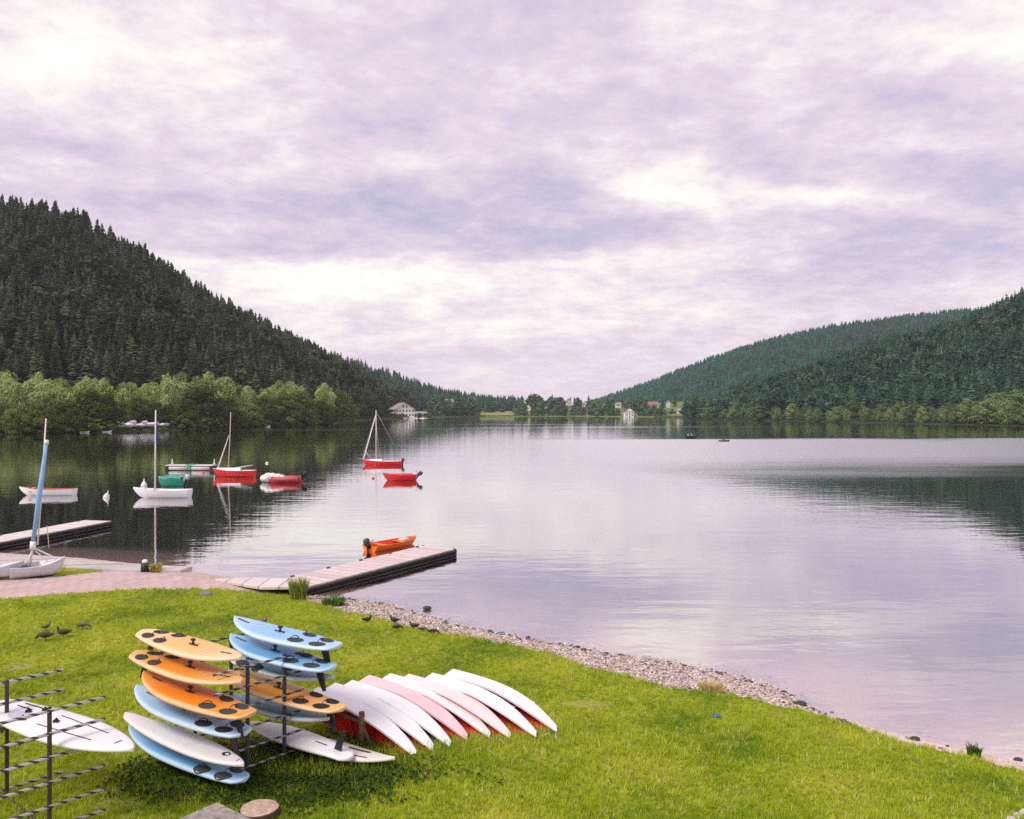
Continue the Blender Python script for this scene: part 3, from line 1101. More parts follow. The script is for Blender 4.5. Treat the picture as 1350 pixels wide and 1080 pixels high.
us = np.linspace(862, 1700, 50)
VV, n = [], len(us)
for k, (dY, zz_) in enumerate(((-3, -1.0), (0, 0.25), (8, 0.8), (50, 1.6), (120, 2.2))):
    for u in us:
        yy = shoreY_right(u) + dY
        VV.append(((u - 675) / F * yy, yy, zz_))
FFq = [(k * n + i, k * n + i + 1, (k + 1) * n + i + 1, (k + 1) * n + i) for k in range(4) for i in range(n - 1)]
structure(MB().add(VV, FFq, 0, True).build("right_bank", MATS["bank_grass"]))
rb = []
px = 928.0
while px < 1385:
    for dYk, sc_ in ((26, 1.0), (7, 0.82)):
        Yt = shoreY_right(px) + dYk + r_.uniform(-3, 3)
        tp = float(np.interp(px, [930, 980, 1050, 1100, 1180, 1240, 1290, 1350], [531, 528, 527, 531, 532, 527, 520, 512])) + r_.uniform(-2.5, 4)
        h = (zat(tp, Yt) - 0.6) * sc_
        q = px + r_.uniform(-7, 7)
        rb.append(((q - 675) / F * Yt, Yt, 0.6, h * r_.uniform(0.66, 1.06), r_.uniform(1.0, 1.7)))
    px += 13.0
plant_trees(broadleaf_protos("broadleaf_tree", (131, 132, 133, 134), M_RIGHTL, blobs=13, per=200, wid=0.33, leaf=0.028, low=-0.05), rb,
            "fresh green broadleaf tree in the row along the right bank", "broadleaf trees along the right bank")
vp = []
HSEEN = [(749, 533.5, 1180, 8), (772, 535, 1200, 7), (697, 540, 1060, 6), (622, 530.5, 1150, 8), (657, 533.5, 1190, 9), (592, 533.5, 1060, 8), (860, 538, 1060, 11), (815, 536, 1100, 6), (881, 536, 1000, 4), (829, 549, 905, 10), (897, 544, 880, 7)]


def hides_house(q, Yt, top):
    return any(abs(q - a) < w_ + 3 and Yt < Y0 and top < b - 3 for a, b, Y0, w_ in HSEEN)


for k in range(92):
    q = r_.uniform(560, 935)
    s_ = r_.choice([0.02, 0.05, 0.1, 0.2, 0.35, 0.5, 0.65, 0.8, 0.95])
    x, y, z = village_rise(np.array([q]), np.array([s_]))
    if 628 < q < 682 and s_ < 0.97:
        continue
    if 812 < q < 846 and s_ < 0.1:
        continue
    tp = float(np.interp(q, [560, 620, 680, 720, 780, 830, 900, 935], [520, 524, 519, 521, 526, 524, 524, 520]))
    h = min((zat(tp, y[0]) - z[0]) * r_.uniform(0.75, 1.1), 21)
    if hides_house(q, y[0], HZ - (z[0] + h - HC) / y[0] * F):
        h *= 0.5
        if hides_house(q, y[0], HZ - (z[0] + h - HC) / y[0] * F):
            continue
    if h > 3:
        vp.append((x[0], y[0], z[0], h, r_.uniform(1.0, 1.5)))
for q in (566, 572, 578, 584, 590, 596, 602, 608, 613, 618, 624, 629, 680, 686, 691, 702, 708, 715, 722, 729, 736, 743, 756, 763, 780, 787, 795, 802, 808, 814, 845, 850, 855, 862, 868, 876, 886, 892, 904, 911, 918, 926):
    Yt = float(np.interp(q, [560, 640, 760, 870], [868, 968, 998, 890]))
    vp.append(((q - 675) / F * Yt, Yt, 0.8, r_.uniform(8, 16) * (0.6 if 866 < q < 925 else 1), r_.uniform(1.0, 1.4)))
plant_trees(broadleaf_protos("broadleaf_tree", (141, 142, 143), M_VILL, blobs=9, per=90, wid=0.36, leaf=0.05, low=-0.05), vp,
            "far green broadleaf tree among the houses at the end of the lake", "trees around the far village")
vc = []
for q in (633, 645, 660, 676, 688, 700, 712, 728, 752, 757, 762, 776, 800, 826, 842, 874, 890, 904, 918):
    s_ = r_.uniform(0.4, 0.95)
    x, y, z = village_rise(np.array([q]), np.array([s_]))
    vc.append((x[0], y[0], z[0], r_.uniform(15, 23)))
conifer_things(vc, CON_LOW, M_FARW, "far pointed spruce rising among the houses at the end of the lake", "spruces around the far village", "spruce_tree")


# ================================================================ foreground vegetation
def scatter_lawn(n, ymin, ymax, power):
    Yr = ymin + (ymax - ymin) * rng.random(n) ** power
    Xr = (rng.uniform(-40, 1390, n) - 675) / F * Yr
    s_ = sdist(LAWN, Xr, Yr) + 0.10 * wav(Xr, Yr, 3.0, 5) + 0.05 * wav(Xr, Yr, 9.0, 6)
    k = s_ > 0.02
    return Xr[k], Yr[k]


def blades(name, Xr, Yr, Zr, hmin, hmax, wid, material, lean=0.5, label=None, cat='grass', hmul=None, tint=None):
    n = len(Xr)
    a = rng.uniform(0, 6.283, n)
    h = rng.uniform(hmin, hmax, n) * (1 if hmul is None else hmul)
    la = rng.uniform(0, 6.283, n)
    lm = h * lean * rng.random(n)
    dx_, dy_ = np.cos(a) * wid / 2, np.sin(a) * wid / 2
    b1 = np.stack([Xr - dx_, Yr - dy_, Zr - 0.01], 1)
    b2 = np.stack([Xr + dx_, Yr + dy_, Zr - 0.01], 1)
    tp = np.stack([Xr + np.cos(la) * lm, Yr + np.sin(la) * lm, Zr + h], 1)
    V = np.stack([b1, b2, tp], 1).reshape(-1, 3)
    T = np.arange(3 * n).reshape(n, 3)
    o = np_mesh(name, V, T, material, attrs={'tint': np.repeat(rng.random(n) if tint is None else np.clip(tint + rng.normal(0, .12, n), 0, 1), 3)})
    return tag(o, label, cat, None, 'stuff')


Xg, Yg = scatter_lawn(78000, 12.5, 36.0, 1.5)
sm_ = sum(np.exp(-((Xg - p_.x) / rx_) ** 2 - ((Yg - p_.y) / ry_) ** 2) for p_, rx_, ry_ in SOIL)
kp = rng.random(len(Xg)) > np.clip(sm_ * (0.7 + 0.5 * wav(Xg, Yg, 3.0, 44)), 0, 0.65)
Xg, Yg = Xg[kp], Yg[kp]
nt_ = len(Xg)
Xg = np.repeat(Xg, 11) + rng.normal(0, 0.030, nt_ * 11)
Yg = np.repeat(Yg, 11) + rng.normal(0, 0.030, nt_ * 11)
tuft_h = np.repeat(rng.uniform(0.55, 1.45, nt_) ** 1.3, 11) * (1 + 0.35 * wav(Xg, Yg, 2.2, 21))
tuft_t = np.repeat(rng.random(nt_), 11)
Zg = ground_h(Xg, Yg) + 0.03
blades("grass", Xg, Yg, Zg, 0.035, 0.10, 0.020, M_BLADE, 1.0, "short green grass of the lakeside lawn", hmul=tuft_h, tint=tuft_t)

# ================================================================ pebbles on the beach
def pebble_np():
    t = (1 + 5 ** 0.5) / 2
    V = np.array([(-1, t, 0), (1, t, 0), (-1, -t, 0), (1, -t, 0), (0, -1, t), (0, 1, t), (0, -1, -t), (0, 1, -t), (t, 0, -1), (t, 0, 1), (-t, 0, -1), (-t, 0, 1)]) / 1.9
    T = np.array([(0, 11, 5), (0, 5, 1), (0, 1, 7), (0, 7, 10), (0, 10, 11), (1, 5, 9), (5, 11, 4), (11, 10, 2), (10, 7, 6), (7, 1, 8), (3, 9, 4), (3, 4, 2), (3, 2, 6), (3, 6, 8), (3, 8, 9),
                  (4, 9, 5), (2, 4, 11), (6, 2, 10), (8, 6, 7), (9, 8, 1)])
    return V, T


def scatter_stones(name, Xr, Yr, smin, smax, material, label, cat='pebbles'):
    V0, T0 = pebble_np()
    n = len(Xr)
    Zr = ground_h(Xr, Yr)
    sz = smin + (smax - smin) * rng.random(n) ** 2.5
    sc = sz[:, None] * rng.uniform(0.6, 1.1, (n, 3)) * np.array([1, 1, 0.6])
    a = rng.uniform(0, 6.283, n)
    P = V0[None] * sc[:, None, :] * rng.uniform(0.85, 1.15, (n, 12, 1))
    ca, sa = np.cos(a)[:, None], np.sin(a)[:, None]
    Pn = np.stack([P[..., 0] * ca - P[..., 1] * sa + Xr[:, None], P[..., 0] * sa + P[..., 1] * ca + Yr[:, None], P[..., 2] + Zr[:, None] + sz[:, None] * 0.15], -1)
    T = (T0[None] + (np.arange(n) * 12)[:, None, None]).reshape(-1, 3)
    o = np_mesh(name, Pn.reshape(-1, 3), T, material, attrs={'tint': np.repeat(rng.random(n), 12)}, smooth=True)
    return tag(o, label, cat, None, 'stuff')


def stone_mat():
    m = bpy.data.materials.new("beach_stone_material")
    m.use_nodes = True
    t = NT(m.node_tree)
    b = m.node_tree.nodes['Principled BSDF']
    b.inputs['Roughness'].default_value = 0.75
    tint = t.n('ShaderNodeAttribute', attribute_name='tint').outputs['Fac']
    c = t.ramp(tint, [(0.0, (0.07, 0.055, 0.05)), (0.22, (0.28, 0.20, 0.175)), (0.5, (0.50, 0.39, 0.34)), (0.8, (0.62, 0.51, 0.45)), (1.0, (0.76, 0.70, 0.65))])
    t.put(b.inputs['Base Color'], c)
    return m


M_STONE = stone_mat()
Xr = rng.uniform(-9, 12, 120000)
Yr = rng.uniform(15, 33, 120000)
ds = sdist(LANDPOLY, Xr, Yr, line=SHORE)
dl = sdist(LAWN, Xr, Yr)
k = (ds > -0.9) & (dl < 0.12) & (rng.random(len(Xr)) < np.where(ds > -0.1, 1.0, 0.35) * np.where(Xr > 7.6, 0.10, 1.0))
scatter_stones("pebbles", Xr[k], Yr[k], 0.018, 0.062, M_STONE, "pale pink pebbles covering the beach between lawn and lake")
k = (np.abs(ds - 0.1) < 0.22) & (rng.random(len(Xr)) < 0.05) & (Xr < 8)
scatter_stones("wet_stones", Xr[k], Yr[k], 0.05, 0.12, mat("wet_stone", (0.06, 0.052, 0.048), 0.4, 0.5, 0.4, 6.0), "dark wet stones along the water's edge of the pebble beach", 'stones')

# ================================================================ materials of the objects
W_PAINT = mat("white_gelcoat", (0.80, 0.78, 0.79), 0.35, 0.4, 0.05, 1.5, dirt=((0.45, 0.40, 0.38), 3.0, 0.35))
W_HULL = mat("white_canoe_hull", (0.82, 0.80, 0.81), 0.4, 0.4, 0.05, 1.2, dirt=((0.50, 0.45, 0.43), 2.2, 0.3))
P_HULL = mat("pink_canoe_hull", (0.80, 0.55, 0.57), 0.4, 0.4, 0.08, 1.5, dirt=((0.55, 0.40, 0.40), 2.2, 0.3))
P2_HULL = mat("pale_pink_canoe_hull", (0.82, 0.70, 0.70), 0.4, 0.4, 0.06, 1.5, dirt=((0.55, 0.45, 0.44), 2.2, 0.3))
RED = mat("red_gelcoat", (0.62, 0.020, 0.016), 0.35, 0.4, 0.15, 2.0)
RED_IN = mat("red_canoe_inside", (0.72, 0.030, 0.018), 0.45, 0.4, 0.12, 3.0)
ORANGE_B = mat("orange_brown_bulkhead", (0.50, 0.17, 0.035), 0.5, 0.3, 0.15, 5.0)
GREENB = mat("teal_green_paint", (0.02, 0.26, 0.19), 0.4, 0.4, 0.15, 2.0)
BLACKP = mat("black_plastic", (0.018, 0.018, 0.02), 0.5, 0.4, 0.2, 10.0)
GREYP = mat("grey_rubber_pad", (0.055, 0.06, 0.062), 0.85, 0.2, 0.15, 30.0, 0.3, 120.0)
MOTOR = mat("dark_grey_motor_cowl", (0.05, 0.06, 0.065), 0.35, 0.5, 0.2, 6.0)
STEEL = mat("blue_grey_steel", (0.045, 0.055, 0.075), 0.5, 0.4, 0.25, 12.0)
RUST = mat("brown_steel", (0.075, 0.055, 0.042), 0.7, 0.3, 0.3, 14.0)
ALU = mat("pale_spar", (0.72, 0.68, 0.62), 0.4, 0.4, 0.08, 3.0)
BLUEC = mat("light_blue_sail_cover", (0.26, 0.46, 0.74), 0.8, 0.2, 0.12, 3.0)
NAVY = mat("dark_blue_cloth", (0.05, 0.08, 0.26), 0.8, 0.2, 0.15, 4.0)
WOODW = mat("weathered_wood", (0.30, 0.265, 0.24), 0.85, 0.2, 0.35, 9.0, 0.4, 60.0, dirt=((0.10, 0.085, 0.075), 6.0, 0.6))
WOODB = mat("brown_post_wood", (0.17, 0.10, 0.055), 0.85, 0.2, 0.35, 9.0, 0.4, 50.0)
STUMP_TOP = mat("stump_cut_face", (0.50, 0.36, 0.28), 0.85, 0.2, 0.35, 9.0, 0.5, 40.0, dirt=((0.25, 0.16, 0.12), 7.0, 0.6))
STUMP_BARK = mat("stump_bark", (0.08, 0.045, 0.03), 0.9, 0.2, 0.4, 9.0, 0.6, 30.0)
CONC = mat("pale_concrete", (0.50, 0.45, 0.43), 0.85, 0.2, 0.14, 1.2, 0.15, 40.0, dirt=((0.28, 0.24, 0.22), 1.4, 0.5))
FLOAT_D = mat("black_dock_float", (0.032, 0.031, 0.026), 0.55, 0.4, 0.3, 3.0)
BUOYW = mat("white_buoy_plastic", (0.75, 0.74, 0.72), 0.45, 0.4, 0.06, 4.0)
GLASSD = mat("dark_window_glass", (0.02, 0.024, 0.03), 0.12, 0.6)


def plank_mat(name, axis, pitch, a, b):
    m = bpy.data.materials.new(name)
    m.use_nodes = True
    t = NT(m.node_tree)
    bs = m.node_tree.nodes['Principled BSDF']
    bs.inputs['Roughness'].default_value = 0.85
    o = t.n('ShaderNodeTexCoord').outputs['Object']
    x_ = t.sep(o)[axis]
    k = t.m('DIVIDE', x_, pitch)
    fr = t.m('FRACT', k)
    idn = t.n('ShaderNodeTexWhiteNoise', noise_dimensions='1D')
    t.put(idn.inputs['W'], t.m('FLOOR', k))
    c = t.mix(idn.outputs[0], a, b)
    st = t.smooth(t.noise(t.v('MULTIPLY', o, (1.0, 4.0, 1.0)), 1.5, 6.0, 0.65), 0.5, 0.72)
    c = t.mix(t.m('MULTIPLY', st, 0.5), c, (0.30, 0.22, 0.20))
    gap = t.m('LESS_THAN', fr, 0.07)
    c = t.mix(t.m('MULTIPLY', gap, 0.7), c, (0.16, 0.12, 0.11))
    t.put(bs.inputs['Base Color'], c)
    return m


DOCK_DECK = plank_mat("pink_dock_boards", 0, 0.55, (0.58, 0.465, 0.44), (0.70, 0.58, 0.555))
DOCK_PALE = plank_mat("pale_dock_boards", 0, 0.8, (0.62, 0.56, 0.52), (0.72, 0.66, 0.62))


def stripe_mat(name, base, band, kx, duty):
    m = bpy.data.materials.new(name)
    m.use_nodes = True
    t = NT(m.node_tree)
    bs = m.node_tree.nodes['Principled BSDF']
    bs.inputs['Roughness'].default_value = 0.6
    o = t.n('ShaderNodeTexCoord').outputs['Object']
    x_, y_, z_ = t.sep(o)
    k = t.m('FRACT', t.m('ADD', t.m('MULTIPLY', x_, kx), t.m('MULTIPLY', t.m('ADD', y_, z_), kx * 1.4)))
    f = t.m('LESS_THAN', k, duty)
    n_ = t.noise(o, 6.0, 4.0)
    c = t.mix(f, base, band)
    c = t.mix(t.m('MULTIPLY', n_, 0.4), c, (0.16, 0.15, 0.14))
    t.put(bs.inputs['Base Color'], c)
    return m


TAPE = stripe_mat("black_white_taped_tube", (0.035, 0.035, 0.04), (0.66, 0.64, 0.62), 4.6, 0.62)
TAPE2 = stripe_mat("dark_taped_tube", (0.03, 0.032, 0.04), (0.40, 0.39, 0.38), 4.5, 0.45)

# ================================================================ docks and slipways
def deck_thing(name, label, cat, a, b, width, z, h, deck_m, side_m, group=None, bumper=None):
    """a floating jetty: near edge a->b, extending width to the left of it"""
    a, b = Vector((*a.xy, 0)), Vector((*b.xy, 0))
    d_ = b - a
    L = d_.length
    yaw = math.atan2(d_.y, d_.x)
    t = thing(name, label, cat, (a.x, a.y, z), (0, 0, yaw), group)
    m = MB().box((L / 2, width / 2, -0.035), (L, width, 0.07))
    m.build("deck", deck_m, t)
    m = MB()
    n = max(2, int(L / 3.2))
    for k in range(n):
        m.box(((k + 0.5) * L / n, width / 2, -0.07 - h / 2), (L / n - 0.06, width - 0.12, h))
    m.build("float", side_m, t)
    m = MB()
    m.tube([(0, -0.05, -0.10), (L, -0.05, -0.10)], 0.055, 8).tube([(0, -0.05, -0.30), (L, -0.05, -0.30)], 0.05, 8)
    m.build("edge_rail", FLOAT_D, t)
    for k in range(5):
        mm = MB().box((0, 0, 0.02), (0.22, 0.06, 0.03)).box((-0.06, 0, 0.0), (0.04, 0.05, 0.05)).box((0.06, 0, 0.0), (0.04, 0.05, 0.05))
        c = mm.build("mooring_cleat", ALU if side_m is CONC else STEEL, t)
        c.location = (L * (0.15 + 0.2 * k), width - 0.12, 0.03)
    if bumper:
        for yy in (0.05, width - 0.05):
            m = MB()
            m.tube([(L + 0.02, yy, -0.05), (L + 0.12, yy, -0.1), (L + 0.12, yy, -0.3), (L + 0.02, yy, -0.36)], 0.10, 8)
            m.build("rubber_bumper", BLACKP, t)
    return t


dock = deck_thing("floating_dock", "long floating dock of pinkish boards on black floats running out from the paved path", "dock",
                  at(392, 774, .45), at(599, 721.5, .45), 2.05, 0.36, 0.40, DOCK_DECK, FLOAT_D, None, True)
dock2 = deck_thing("floating_dock", "pale floating dock at the left behind the beached sailing dinghies", "dock",
                   at(-150, 742, .42), at(146, 686, .42), 1.9, 0.38, 0.36, DOCK_PALE, FLOAT_D, None, True)


def slab(name, label, px, z, h, m_, group=None):
    """low slab with a quad outline taken on the ground"""
    p = [at(x, y, z) for x, y in px]
    c = sum((Vector(q) for q in p), Vector()) / len(p)
    top = [(q.x - c.x, q.y - c.y, 0) for q in p]
    bot = [(q.x - c.x, q.y - c.y, -h) for q in p]
    n = len(p)
    mb = MB().add(top + bot, [tuple(range(n)), tuple(reversed(range(n, 2 * n)))] + [(i, n + i, n + (i + 1) % n, (i + 1) % n) for i in range(n)])
    o = mb.build(name, m_)
    o.location = (c.x, c.y, z)
    bv = o.modifiers.new("bevel", 'BEVEL')
    bv.width = 0.02
    return tag(o, label, "slipway", group)


slab("slipway_slab", "upper pale concrete slipway slab beside the water, farthest from the lawn", [(-60, 738.5), (40, 737), (94, 735), (40, 732.5), (-60, 731)], 0.40, 0.5, CONC)
slab("slipway_slab", "middle pale concrete slipway slab, behind the beached dinghy with the blue sail cover", [(-40, 747), (60, 744.5), (105, 743.5), (162, 742), (108, 737.5), (-40, 739.5)], 0.44, 0.5, CONC)
slab("slipway_slab", "pale slipway slab ending in a dark overhanging tip beside the yellow plant", [(86, 747.5), (180, 751.5), (238, 751.5), (254, 746.5), (180, 744.2), (90, 745.2)], 0.47, 0.22, CONC)
slab("dock_ramp", "pale pinkish ramp slab joining the paved path to the long dock", [(283, 763), (330, 771.5), (345, 773.5), (398, 773), (404, 763), (330, 761)], 0.50, 0.13, DOCK_PALE)
m = MB()
a_, b_ = at(346, 775, .36), at(398, 774, .36)
m.tube([a_, b_], 0.06, 8)
for q in (0.15, 0.45, 0.75, 0.95):
    p = a_.lerp(b_, q)
    m.box((p.x, p.y, 0.1), (0.16, 0.16, 0.5))
tag(m.build("ramp_beam", FLOAT_D), "dark beam on short piles carrying the near edge of the dock ramp", "beam")

# ================================================================ boats
def hull_mb(L, B, D, draft=0.12, stern=0.8, full=2.2, fore=0.82, floor=0.14, n=18, sheer=0.12, chine=False, deck=1, rise=0.85, rake=0.0, rs=0.72, rp=2.4):
    """open boat hull, x from -L/2 (stern) to L/2 (bow), z = 0 at the waterline. materials: 0 outside, 1 rim, 2 inside, 3 bulkhead"""
    mb = MB()
    rings = []
    us = [0.0, 0.28, 0.55, 0.8, 1.0]
    xs = [0.0] + [0.001 + 0.025] + [0.025 + 0.975 * i / n for i in range(1, n + 1)]
    xs = sorted(set(xs + [fore - 0.001, fore + 0.001]))
    inner_flag = []
    for t in xs:
        f = (stern + (1 - stern) * math.sin(min(1, t / 0.42) * math.pi / 2)) if t < 0.42 else max(0.0, 1 - ((t - 0.42) / 0.58) ** full)
        hb = max(0.012, B / 2 * f)
        zs = (D - draft) + sheer * (2 * abs(t - 0.35)) ** 2 * (1.2 if t > .35 else .6)
        zk = -draft + (zs + draft) * (max(0, (t - rs) / (1 - rs)) ** rp) * rise
        x = (t - 0.5) * L
        out = []
        for u in us:                       # keel to gunwale
            if chine:
                y_, z_ = (hb * min(1.0, u / 0.55) * 0.70 if u <= 0.55 else hb * (0.70 + 0.30 * (u - 0.55) / 0.45)), (zk + (zs - zk) * (0.18 * u / 0.55 if u <= 0.55 else 0.18 + 0.82 * (u - 0.55) / 0.45))
            else:
                y_, z_ = hb * u ** 0.55, zk + (zs - zk) * u ** 1.9
            out.append((y_, z_))
        solid = t < 0.02 or t > fore
        rim = min(0.05, hb * 0.5)
        fl = zs - 0.012 if solid else min(zs - 0.03, max(zk + floor, zk + 0.03))
        yi = hb - rim
        uz = max(0.0, min(1.0, (fl - zk) / max(1e-4, zs - zk)))
        yo = (hb * 0.70 * uz / 0.18 if uz < 0.18 else hb * (0.70 + 0.30 * (uz - 0.18) / 0.82)) if chine else hb * uz ** 0.289
        yf = yi if solid else max(0.004, min(yi * 0.97, yo - 0.04))
        rk_ = rake * max(0.0, (t - 0.6) / 0.4) ** 1.6
        xo = [x - rk_ * (1 - (z_ - zk) / max(1e-4, zs - zk)) for y_, z_ in out]
        ring = [(xx_, -y_, z_) for xx_, (y_, z_) in zip(reversed(xo), reversed(out))] + [(xx_, y_, z_) for xx_, (y_, z_) in zip(xo[1:], out[1:])]
        ring += [(x, yi, zs + 0.008), (x, yf, fl), (x, 0.0, fl + (0.01 if solid else -0.01)), (x, -yf, fl), (x, -yi, zs + 0.008)]
        rings.append(ring)
    nk = len(rings[0])
    no = 2 * len(us) - 1

    def mf(i, k):
        if k < no - 1:
            return 0
        if k in (no - 1, nk - 1):
            return 1
        if abs((xs[i] + xs[i + 1]) / 2 - fore) < 0.0011:
            return 3
        return 2 if xs[i] < fore else deck
    mb.loft(rings, 0, True, True, True, True, mf)
    return mb


def set_sharp(o, ang=40):
    o.modifiers.new("edges", 'EDGE_SPLIT').split_angle = R(ang)
    return o


def outboard(parent, x, z, s=1.0, tilt=0.0, m_=None):
    """outboard motor on the transom: a part with its propeller leg as a sub-part"""
    mb = MB()
    rings = []
    for zz_, a, b in ((0.0, .10, .08), (0.06, .17, .12), (0.2, .20, .14), (0.32, .19, .135), (0.40, .13, .10)):
        rings.append([(a * math.cos(k * math.pi / 5) - 0.03, b * math.sin(k * math.pi / 5), zz_ + 0.16) for k in range(10)])
    mb.loft(rings, 0, True, True, True)
    mb.box((0.13, 0, 0.10), (0.10, 0.20, 0.24)).tube([(0.1, 0, 0.24), (0.5, 0.02, 0.34)], 0.022, 6)
    o = mb.build("outboard_motor", m_ or MOTOR, parent)
    o.location = (x, 0, z)
    o.rotation_euler = (0, tilt, 0)
    o.scale = (s, s, s)
    k = MB().loft([[(a * math.cos(j * math.pi / 4), b * math.sin(j * math.pi / 4), zz_) for j in range(8)] for zz_, a, b in ((0.16, .07, .05), (-0.1, .06, .04), (-0.42, .05, .03), (-0.55, .09, .035), (-0.60, .05, .02))], 0, True, True, True)
    k.box((0.0, 0, -0.36), (0.24, 0.14, 0.015)).box((-0.10, 0, -0.52), (0.015, 0.05, 0.18)).box((-0.10, 0, -0.52), (0.015, 0.18, 0.05))
    q = k.build("propeller_leg", BLACKP, o)
    return o


def boat(name, label, cat, p, yaw, L, B, D, mats, group=None, draft=0.12, **kw):
    t = thing(name, label, cat, (p.x, p.y, 0.0), (0, 0, yaw), group)
    h = hull_mb(L, B, D, draft, **kw).build("hull", mats, t)
    set_sharp(h)
    return t


def thwarts(t, xs, B, z, m_):
    for x in xs:
        MB().box((x, 0, z), (0.24, B * 0.84, 0.04)).build("thwart", m_, t)


# red sailing boat in mid lake: bow to the left
G_BOATS = "boats moored on the lake"
p = at(504, 613)
t = boat("sailboat", "red hulled sailing boat with a bare mast moored in mid lake, bow to the left", "sailboat", p, math.pi, 5.4, 1.7, 0.80, [RED, W_PAINT, W_PAINT, W_PAINT], G_BOATS, 0.28, fore=0.60, floor=0.3)
mb = MB().loft([[(x, yy * w_, zz_) for yy, zz_ in ((-1, .52), (-.8, .72), (0, .78), (.8, .72), (1, .52))] for x, w_ in ((0.0, .42), (0.4, .46), (1.2, .36), (1.7, .18))], 0, False)
mb.build("cabin_top", W_PAINT, t)
mast_x = 0.85
MB().tube([(mast_x, 0, 0.6), (mast_x, 0, 7.4)], [0.065, 0.045], 8).build("mast", ALU, t)
MB().tube([(2.62, 0, 0.75), (2.45, 0, 1.1), (mast_x + 0.05, 0, 6.6)], [0.05, 0.085, 0.04], 7).build("furled_jib", W_PAINT, t)
MB().tube([(2.3, 0.06, 1.9), (1.9, 0.2, 1.35), (1.6, 0.3, 1.0)], 0.03, 5).tube([(2.75, 0, 0.75), (mast_x, 0, 7.0)], 0.018, 4).tube([(mast_x, 0, 7.3), (-2.6, 0, 0.75)], 0.010, 4).tube([(mast_x, 0, 5.8), (0.4, .8, .7)], 0.010, 4).tube([(mast_x, 0, 5.8), (0.4, -.8, .7)], 0.010, 4).build("rigging", ALU, t)
outboard(t, -2.78, 0.30, 1.1)

# small red motor boat below it
p = at(527, 633.5)
t = boat("motor_boat", "small red motor boat just below the red sailing boat in mid lake", "motor boat", p, math.pi + 0.08, 3.5, 1.45, 0.72, [RED, RED, RED, RED], G_BOATS, 0.15, fore=0.55)
MB().loft([[(x, yy * w_, zz_ + 0.1 * (1.5 - x) * 0.2) for yy, zz_ in ((-1, .55), (-.6, .66), (0, .70), (.6, .66), (1, .55))] for x, w_ in ((-1.3, .62), (-0.4, .66), (0.3, .58), (1.2, .25))], 0, False).build("boat_cover", mat("faded_red_cover", (0.55, 0.06, 0.05), 0.8, 0.2, 0.2, 3.0), t)
outboard(t, -1.9, 0.42, 1.15, R(-35))
# red mooring buoy beside it
def buoy(name, label, p, s, m_, cone=True):
    s *= 0.66
    rings = [[(r0 * s * math.cos(k * math.pi / 5), r0 * s * math.sin(k * math.pi / 5), z0 * s) for k in range(10)] for r0, z0 in
             ((.10, -.35), (.30, -.2), (.40, 0.02), (.36, .25), (.20, .48), (.07, .72), (.03, .98))]
    if not cone:
        rings = [[(r0 * s * math.cos(k * math.pi / 5), r0 * s * math.sin(k * math.pi / 5), z0 * s) for k in range(10)] for r0, z0 in ((.12, -.3), (.36, -.15), (.45, .08), (.38, .28), (.2, .42), (.05, .46))]
    t = thing(name, label, "buoy", (p.x, p.y, 0), (0, 0, 0), "mooring buoys")
    MB().loft(rings, 0, True, True, True).build("float_body", m_, t)
    MB().tube([(0.05 * s * math.cos(a), 0, (.98 if cone else .48) * s + .06 * s * math.sin(a)) for a in np.linspace(0, 6.28, 9)], 0.018 * s, 5).build("mooring_ring", STEEL, t)
    return t


buoy("buoy", "small red buoy floating left of the small red motor boat", at(492, 631), 0.55, RED, False)
buoy("buoy", "flat white buoy floating alone above the white and red covered boat", at(352, 611), 0.75, BUOYW, False)
buoy("buoy", "white cone buoy floating just above the white dinghy with the blue rolled sail", at(190, 641), 1.15, BUOYW)
buoy("buoy", "white leaning cone buoy floating between the red trimmed rowing boat and the white dinghy", at(140, 656), 1.0, BUOYW).rotation_euler = (0.1, 0.35, 0)
buoy("buoy", "small orange red buoy floating at the bow of the red boat with the tilted spar", at(268, 624), 0.6, mat("orange_buoy", (0.65, 0.13, 0.06), 0.5), False)

# red boat with a tilted spar: bow to the right
p = at(308, 628.5)
t = boat("sailboat", "red boat with white deck, thin mast and tilted spar, right of the floating raft", "sailboat", p, math.pi - 0.06, 4.8, 1.6, 0.85, [RED, W_PAINT, W_PAINT, W_PAINT], G_BOATS, 0.15, fore=0.5, stern=0.75)
MB().loft([[(x, yy * w_, zz_) for yy, zz_ in ((-1, .66), (-.7, .92), (0, 1.0), (.7, .92), (1, .66))] for x, w_ in ((-0.9, .40), (-0.3, .5), (0.8, .46), (1.9, .22))], 0, False).build("cabin_top", W_PAINT, t)
MB().tube([(0.62, 0, 0.9), (0.45, 0, 3.6), (0.32, 0, 7.2)], [0.065, 0.055, 0.04], 7).build("mast", mat("tan_mast", (0.50, 0.42, 0.33), 0.6, 0.3, 0.1), t)
MB().tube([(1.9, -.2, 0.9), (1.35, -.15, 2.4), (0.55, -.05, 4.6)], [0.09, 0.07, 0.035], 7).build("spar", ALU, t)
MB().tube([(-0.2, .1, 0.98), (-2.2, .15, 1.28)], [0.06, 0.045], 6).build("boom", ALU, t)

